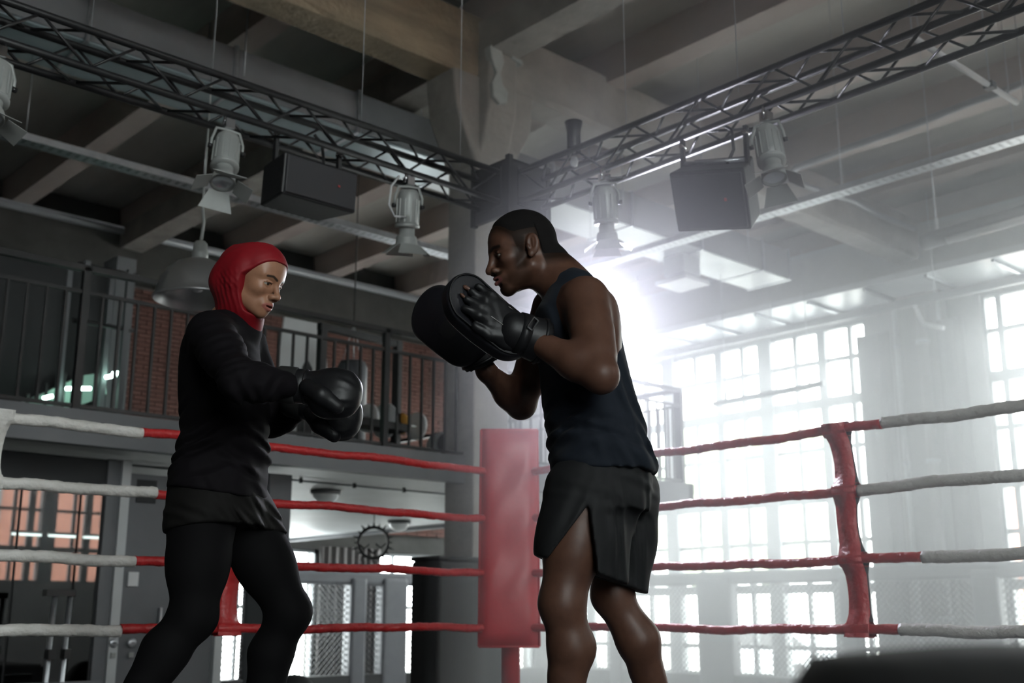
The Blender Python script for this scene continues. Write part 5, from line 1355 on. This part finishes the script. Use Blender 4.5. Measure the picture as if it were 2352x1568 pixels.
# curtain hanging at the low windows
def drape(name, a, b, z0, z1, amp, wl, m, label):
    a, b = Vector(a), Vector(b); e = (b-a); n = int(e.length/wl*10); nn = e.normalized().cross(Vector((0,0,1)))
    vs = []
    for i in range(n+1):
        f = i/n; off = amp*math.sin(f*e.length/wl*2*math.pi+math.sin(f*9))
        for th in (0, .01):
            for z, k in ((z1, .6), (z0, 1.)):
                q = a+e*f+nn*(off*k+th); vs.append((q.x, q.y, z))
    fs = []
    for i in range(n):
        p, q = i*4, (i+1)*4; fs += [(p,q,q+1,p+1), (p+2,p+3,q+3,q+2), (p,p+2,q+2,q), (p+1,q+1,q+3,p+3)]
    fs += [(0,1,3,2), (n*4,n*4+2,n*4+3,n*4+1)]
    return MB().add(vs, fs, True).build(name, m, label=label, cat='curtain')
drape('curtain', (11.9,18.2,0), (13.3,18.2,0), -.8, 1.8, .05, .16, M['curtain'], 'pale folded curtain between the low windows under the mezzanine')
drape('curtain', (17.6,10.2,0), (17.6,9.55,0), -.9, 5.3, .05, .3, M['curtain'], 'grey folded curtain hanging on the window pier')
drape('curtain', (17.55,8.7,0), (17.55,8.25,0), -.9, 5.3, .05, .25, M['curtain'], 'pale curtain at the edge of the window to the right of the pier')
# window pier: pilaster and rising pipes
MB().box((17.72, 8.7, FZ), (18.0, 9.6, 6.0)).build('trim_5', M['wall'], kind='structure', label='grey pilaster between the tall windows')
for y, r, lab in ((9.45,.045,'slim riser pipe beside the pier curtain'), (8.98,.085,'thick riser pipe on the window pier'), (8.66,.03,'thin pale pipe on the window pier')):
    t = empty('riser_pipe', (17.6 if y < 9.5 else 17.4, y, FZ), label=lab, cat='pipe')
    MB().tube([(0,0,0), (0,0,6.7)], r, 12).build('pipe', M['lightgrey'] if r < .08 else M['wall'], t)
    for z in (1.5, 4., 6.): MB().tube([(0,0,z-.03), (0,0,z+.03)], r*1.25, 12).build('collar', M['steel'], t)
MB().tube([Vector(q)-Vector((16.2,0,5.3)) for q in ((16.2,8.36,5.3), (16.2,8.235,4.927), (16.2,8.029,4.84), (16.2,7.907,4.796))], .035, 8).build('hose_tail', M['white'], tr)
# spiked sun ornament
t = empty('sun_ornament', (8.947,12.426,1.474), HEAD-math.pi/2, label='spiked metal sun ring hanging before the low windows', cat='ornament')
MB().tube([(.2*math.cos(k*math.pi/24), 0, .2*math.sin(k*math.pi/24)) for k in range(49)], .022, 8, caps=False).build('ring', M['black'], t)
for k in range(20):
    a = 2*math.pi*k/20; r0, r1 = .2, .29 if k % 2 else .26
    MB().tube([(r0*math.cos(a),0,r0*math.sin(a)), (r1*math.cos(a),0,r1*math.sin(a))], [.022,.003], 6).build('spike', M['black'], t)
MB().tube([(0,0,.2),(0,0,.41)], .006, 5).build('hanger', M['black'], t)
for k, zz in ((-.12,-.05),(.0,-.11),(.1,-.04)): MB().tube([(k-.07,0,zz+.03),(k,0,zz-.03),(k+.07,0,zz+.03)], .014, 6).build('scroll', M['black'], t)
# ---------------------------------------------------------------- on the mezzanine
MB().box((X0, 13.4, MZ1), (5.55, 13.6, 4.66)).build('wall_4', M['darkwall'], kind='structure', label='dark wall on the mezzanine behind the lit stair')
MB().box((5.55, 13.3, MZ1), (5.8, 13.7, 4.9)).build('trim_6', M['greywall'], kind='structure', label='grey wall end beside the stair on the mezzanine')
t = empty('lit_stair', (0,0,0), label='pale green lit staircase soffit on the dark end of the mezzanine', cat='staircase')
sof = mat('pale_green_soffit', (.42,.6,.53), .6)
q = [(4.346,12.9,2.782), (4.639,12.9,2.968), (5.078,12.9,3.246), (5.353,12.9,3.322), (5.391,12.9,3.066), (5.168,12.9,2.934), (5.069,12.9,2.896), (4.684,12.9,2.758)]
MB().prism(q, (0,.5,0)).build('soffit', sof, t)
for i, (p, ln) in enumerate((((4.605,12.6,2.886), .10), ((4.934,12.6,3.028), .28), ((5.294,12.6,3.22), .12), ((5.378,12.6,3.273), .13))):
    p = Vector(p); lm = mat('lit_green_tube', (.8,1,.92), .4, emit=((.62,1,.84), 6))
    MB().tube([p-Vector((ln/2,0,.02)), p+Vector((ln/2,0,.02))], .022, 8).build('tube_light', lm, t)
for i in range(5):
    p = Vector((4.476,12.85,2.717)).lerp(Vector((5.254,12.85,2.892)), i/4); MB().bar(p, p+Vector((0,0,.22+.11*i)), .03).build('stair_post', M['black'], t)
MB().bar((4.268,12.8,2.735), (5.577,12.8,2.852), .05).build('stair_rail', M['black'], t)
# banner with a dark figure
t = empty('tapered_banner', (6.85, 11.0, MZ1), label='grey tapered banner with a dark abstract figure on the mezzanine', cat='banner')
MB().prism([(-.42,0,.1),(.42,0,.1),(.30,0,1.75),(-.26,0,1.75)], (0,.03,0)).build('panel', M['lightgrey'], t)
MB().prism([(-.02,-.004,.3),(.16,-.004,.3),(.18,-.004,.8),(.1,-.004,1.05),(.14,-.004,1.2),(.06,-.004,1.32),(-.0,-.004,1.2),(.02,-.004,.95),(-.06,-.004,.75)], (0,.004,0)).build('print', M['darkwall'], t)
MB().box((-.45,-.15,0), (.45,.15,.1)).build('foot', M['black'], t)
def weights(loc, rz, label, cols, n):
    t = empty('weight_machine', loc, rz, label=label, cat='exercise machine')
    for x in (-.55, .55):
        MB().box((x-.04,-.04,0), (x+.04,.04,1.5)).build('upright', M['black'], t); MB().box((x-.05,-.5,0), (x+.05,.5,.07)).build('foot', M['black'], t)
    MB().box((-.6,-.035,1.43), (.6,.035,1.5)).build('crossbar', M['black'], t)
    MB().tube([(-.9,0,.55),(.9,0,.55)], .015, 8).build('barbell', M['chrome'], t)
    for k in range(n):
        x = -.85+1.7*k/(n-1); r = (.12,.16,.2)[k % 3]
        MB().lathe([(.03,-.02),(r,-.02),(r,.02),(.03,.02)], 20, Matrix.Translation((x,-.02,.55)) @ Matrix.Rotation(math.pi/2, 4, 'Y')).build('weight_plate', cols[k % len(cols)], t)
    MB().box((-.35,-.45,.38), (.35,-.2,.46)).build('bench_pad', M['lightrubber'], t)
orange = mat('orange_plate', (.6,.3,.05), .5)
weights((7.1, 10.2, MZ1), .1, 'weight machine with pale plates behind the railing below the banner', [M['white'], M['lightgrey'], orange, M['white']], 8)
weights((8.9, 10.6, MZ1), 1.2, 'weight machine half hidden behind the column on the mezzanine', [M['white'], M['black'], M['lightgrey']], 6)
t = empty('punching_bag', (7.68, 11.2, MZ1), label='dark heavy punching bag on the mezzanine before the brickwork', cat='punching bag')
MB().lathe([(0,.35),(.15,.36),(.18,.42),(.18,1.35),(.15,1.42),(0,1.43)], 24).build('bag', M['greypad'], t)
for a in (0, 2.1, 4.2): MB().tube([(.14*math.cos(a),.14*math.sin(a),1.42),(0,0,1.9)], .006, 5).build('chain', M['steel'], t)
MB().tube([(0,0,1.9),(0,0,SLAB-MZ1)], .008, 5).build('hanging_rope', M['black'], t)
t = empty('pull_up_frame', (4.75, 12.2, MZ1), label='steel pull-up frame standing on the mezzanine behind the pendant lamp', cat='exercise frame')
for x in (0, .5):
    for y in (0, .5): MB().box((x-.03,y-.03,0), (x+.03,y+.03,2.3)).build('upright', M['greywall'], t)
for z in (1.6, 2.25): MB().tube([(-.1,0,z),(.6,0,z)], .025, 8).build('bar', M['black'], t)
# barbell rack in front of the mirror
t = empty('barbell_rack', (3.42, 8.9, FZ), label='bare steel barbell rack in front of the tinted mirror', cat='rack')
for x in (0, .12):
    MB().tube([(x,0,0), (x+.03,0,1.72)], .022, 8).build('upright', M['steel'], t)
    for z in (1.0, 1.25): MB().cbox((x+.02,-.03,z), (.05,.09,.07)).build('hook', M['black'], t)
MB().bar((-.2,0,1.02), (.45,0,1.02), .05).build('crossbar', M['greywall'], t)
MB().cbox((.06,.0,1.7), (.22,.1,.05)).build('top_hook', M['black'], t)
MB().box((-.3,-.35,0), (.45,.35,.06)).build('base', M['black'], t)
# lit tubes hanging in the far part of the hall (seen in the mirror)
for i, x in enumerate((8.2, 8.9, 9.6, 10.4)):
    t = empty('lit_batten', (x, -3.6, 2.1), label='lit fluorescent batten hanging before the plain wall window', cat='lamp', group='lit battens before the plain wall')
    MB().box((-.3,-.04,0), (.3,.04,.05)).build('housing', M['white'], t)
    MB().tube([(-.28,0,-.02),(.28,0,-.02)], .018, 8).build('tube', mat('lit_tube', (1,1,1), .4, emit=((.8,1,.95), 7)), t)
    for q in (-.2,.2): MB().tube([(q,0,.05),(q,0,SLAB-2.1)], .004, 5).build('hanger_wire', M['steel'], t)
# ---------------------------------------------------------------- floodlight on a stand in the haze behind the ring corner
c = (5.571,5.399,2.528)
t = empty('floodlight', (c[0], c[1], FZ), label='floodlight on a tall black tripod stand beyond the ring corner', cat='floodlight')
hgt = c[2]-FZ
MB().tube([(0,0,.25),(0,0,hgt-.12)], .018, 8).build('stand_pole', M['black'], t)
for k in range(3):
    a = k*2.1+.4; MB().tube([(0,0,.6),(.42*math.cos(a),.42*math.sin(a),0)], .012, 8).build('stand_leg', M['black'], t)
aim = (Vector((4.0,.3,.7))-Vector(c)).normalized(); T4 = Matrix.Translation((0,0,hgt)) @ aim.to_track_quat('-Z', 'Y').to_matrix().to_4x4()
MB().lathe([(0,.22),(.07,.22),(.08,.1),(.085,.0),(.15,-.06),(.155,-.06),(.09,.005),(0,.02)], 28, T4).build('housing', M['black'], t)
MB().lathe([(0,-.005),(.05,-.006),(.085,-.008)], 24, T4).build('lamp_face', mat('lit_lamp_face', (1,1,1), .4, emit=((.9,.92,1), 30)), t)
MB().tube([T4 @ Vector((.16,0,.03)), Vector((0,0,hgt-.14)), T4 @ Vector((-.16,0,.03))], .01, 6).build('yoke', M['black'], t)
ld = bpy.data.lights.new('floodlight_beam', 'SPOT'); ld.energy = FLOOD; ld.color = (.86,.86,1.0); ld.spot_size = math.radians(88); ld.spot_blend = .4; ld.shadow_soft_size = .08
lo_ = bpy.data.objects.new('floodlight_beam', ld); COL.objects.link(lo_); lo_.parent = t
lo_.matrix_local = T4 @ Matrix.Translation((0,0,-.09))
# ---------------------------------------------------------------- outdoors
MB().box((X1+.4, -60, -1.4), (90, 80, -1.2)).build('ground', mat('pale_asphalt', (.55,.54,.52), .9, noise=(.5,(.45,.44,.42),.3,.7)), kind='structure', label='pale asphalt yard outside the windows')
leaf = mat('pale_green_leaves', (.5,.58,.4), .7, noise=(2.5,(.38,.46,.3),.3,.7)); bark = mat('bark', (.12,.09,.07), .9)
def tree(x, y, h, r, seed, label):
    rr = random.Random(seed); t = empty('tree', (x, y, -1.2), label=label, cat='tree', group='trees outside the windows')
    MB().tube([(0,0,0),(.1,0,h*.3),(-.05,.1,h*.6)], [.22,.17,.1], 8).build('trunk', bark, t)
    mb = MB()
    for i in range(60):
        a = rr.uniform(0, 6.28); z = rr.uniform(-1, 1); q = r*rr.uniform(.5, 1)*math.sqrt(1-z*z); s = r*rr.uniform(.16, .34)
        c = Vector((q*math.cos(a), q*math.sin(a), h*.68+z*h*.3))
        n1 = 7; vs = []
        for u in range(5):
            for v in range(n1):
                th = math.pi*(u+.5)/5; ph = 2*math.pi*v/n1; k = s*rr.uniform(.75, 1.2); vs.append(c+Vector((k*math.sin(th)*math.cos(ph), k*math.sin(th)*math.sin(ph), k*math.cos(th))))
        mb.add(vs, [(u*n1+v, u*n1+(v+1)%n1, (u+1)*n1+(v+1)%n1, (u+1)*n1+v) for u in range(4) for v in range(n1)])
    mb.build('crown', leaf, t, kind='stuff')
for i, (x, y, h, r) in enumerate(((36,25,9,2.6), (44,34,10,3.4), (56,26,8,2.8), (37,40,11,3.6), (40,13,8.5,3))):
    tree(x, y, h, r, i+1, ('leafy tree outside behind the chain-link windows', 'broad leafy tree far outside the factory window', 'small leafy tree outside near the curtained pier', 'tallest leafy tree outside behind the mezzanine end', 'round leafy tree outside the window right of the pier')[i])
def car(x, y, rz, col, label):
    t = empty('car', (x, y, -1.2), rz, label=label, cat='car')
    b = mat('car_paint', col, .25, coat=.5)
    MB().prism([(-2.1,-.85,.3),(2.1,-.85,.3),(2.15,-.85,.75),(1.25,-.85,.95),(.6,-.85,1.42),(-1.1,-.85,1.46),(-1.9,-.85,1.0),(-2.15,-.85,.9)], (0,1.7,0)).build('body', b, t, bevel=.12)
    MB().prism([(1.1,-.88,.97),(.56,-.88,1.34),(-1.05,-.88,1.38),(-1.65,-.88,1.0)], (0,1.76,0)).build('windows', M['black'], t)
    for x_ in (-1.35, 1.35):
        for y_ in (-.86, .66): MB().tube([(x_,y_,.32),(x_,y_+.2,.32)], .32, 20).build('wheel', M['lightrubber'], t)
    for y_ in (-.6,.6): MB().cbox((2.12,y_,.68), (.1,.3,.14)).build('headlight', M['tube'], t)
car(25.5, 17.6, 1.45, (.55,.57,.6), 'silver parked car outside the fenced window')
car(25.2, 12.4, 1.7, (.1,.12,.18), 'dark blue parked car outside the fenced window')
sal = mat('salmon_brick_facade', (.62,.3,.22), .9, noise=(3,(.5,.23,.17),.3,.7,(1,1,4)))
def block(x0, x1, y0, y1, h, label, faceaxis):
    t = empty('brick_building', ((x0+x1)/2, (y0+y1)/2, -1.2), label=label, cat='building')
    w, d = (x1-x0)/2, (y1-y0)/2
    MB().box((-w,-d,0), (w,d,h)).build('facade', sal, t); MB().box((-w-.2,-d-.2,h), (w+.2,d+.2,h+.3)).build('parapet', M['lightgrey'], t)
    for i in range(5):
        for z in (1.2, 4.2):
            if z+1.6 > h: continue
            if faceaxis == 'x': MB().box((-w-.06,-d+.8+i*2*d/5,z), (-w,-d+1.6+i*2*d/5,z+1.6)).build('window', M['frame'], t)
            else: MB().box((-w+.8+i*2*w/5,d,z), (-w+1.6+i*2*w/5,d+.06,z+1.6)).build('window', M['frame'], t)
block(44, 50, 8, 22, 7, 'salmon brick building across the yard', 'x')
block(2, 20, -18, -13, 6.5, 'salmon brick building behind the plain wall windows', 'y')
MB().box((-30, -60, -1.4), (X1+.4, Y0-.4, -1.2)).build('ground', bpy.data.materials['pale_asphalt'], kind='structure', label='pale asphalt lane behind the plain wall')

# ---------------------------------------------------------------- haze in the hall
hz_ = MB().prism([(3.0,-3.,FZ+.02), (X1-.05,-3.,FZ+.02), (X1-.05,Y1-.1,FZ+.02), (15.3,Y1-.1,FZ+.02), (8.05,9.1,FZ+.02), (3.0,3.8,FZ+.02)], (0,0,4.7-FZ))
hm = bpy.data.materials.new('stage_haze'); hm.use_nodes = True
nt = hm.node_tree; nt.nodes.clear()
o_ = nt.nodes.new('ShaderNodeOutputMaterial'); vs_ = nt.nodes.new('ShaderNodeVolumeScatter')
vs_.inputs['Color'].default_value = (.96,.97,1,1); vs_.inputs['Density'].default_value = HAZE[0]; vs_.inputs['Anisotropy'].default_value = HAZE[1]
nt.links.new(vs_.outputs[0], o_.inputs['Volume'])
hz_.build('haze', hm, label='bank of stage haze drifting on the window side of the hall', cat='haze', kind='stuff')
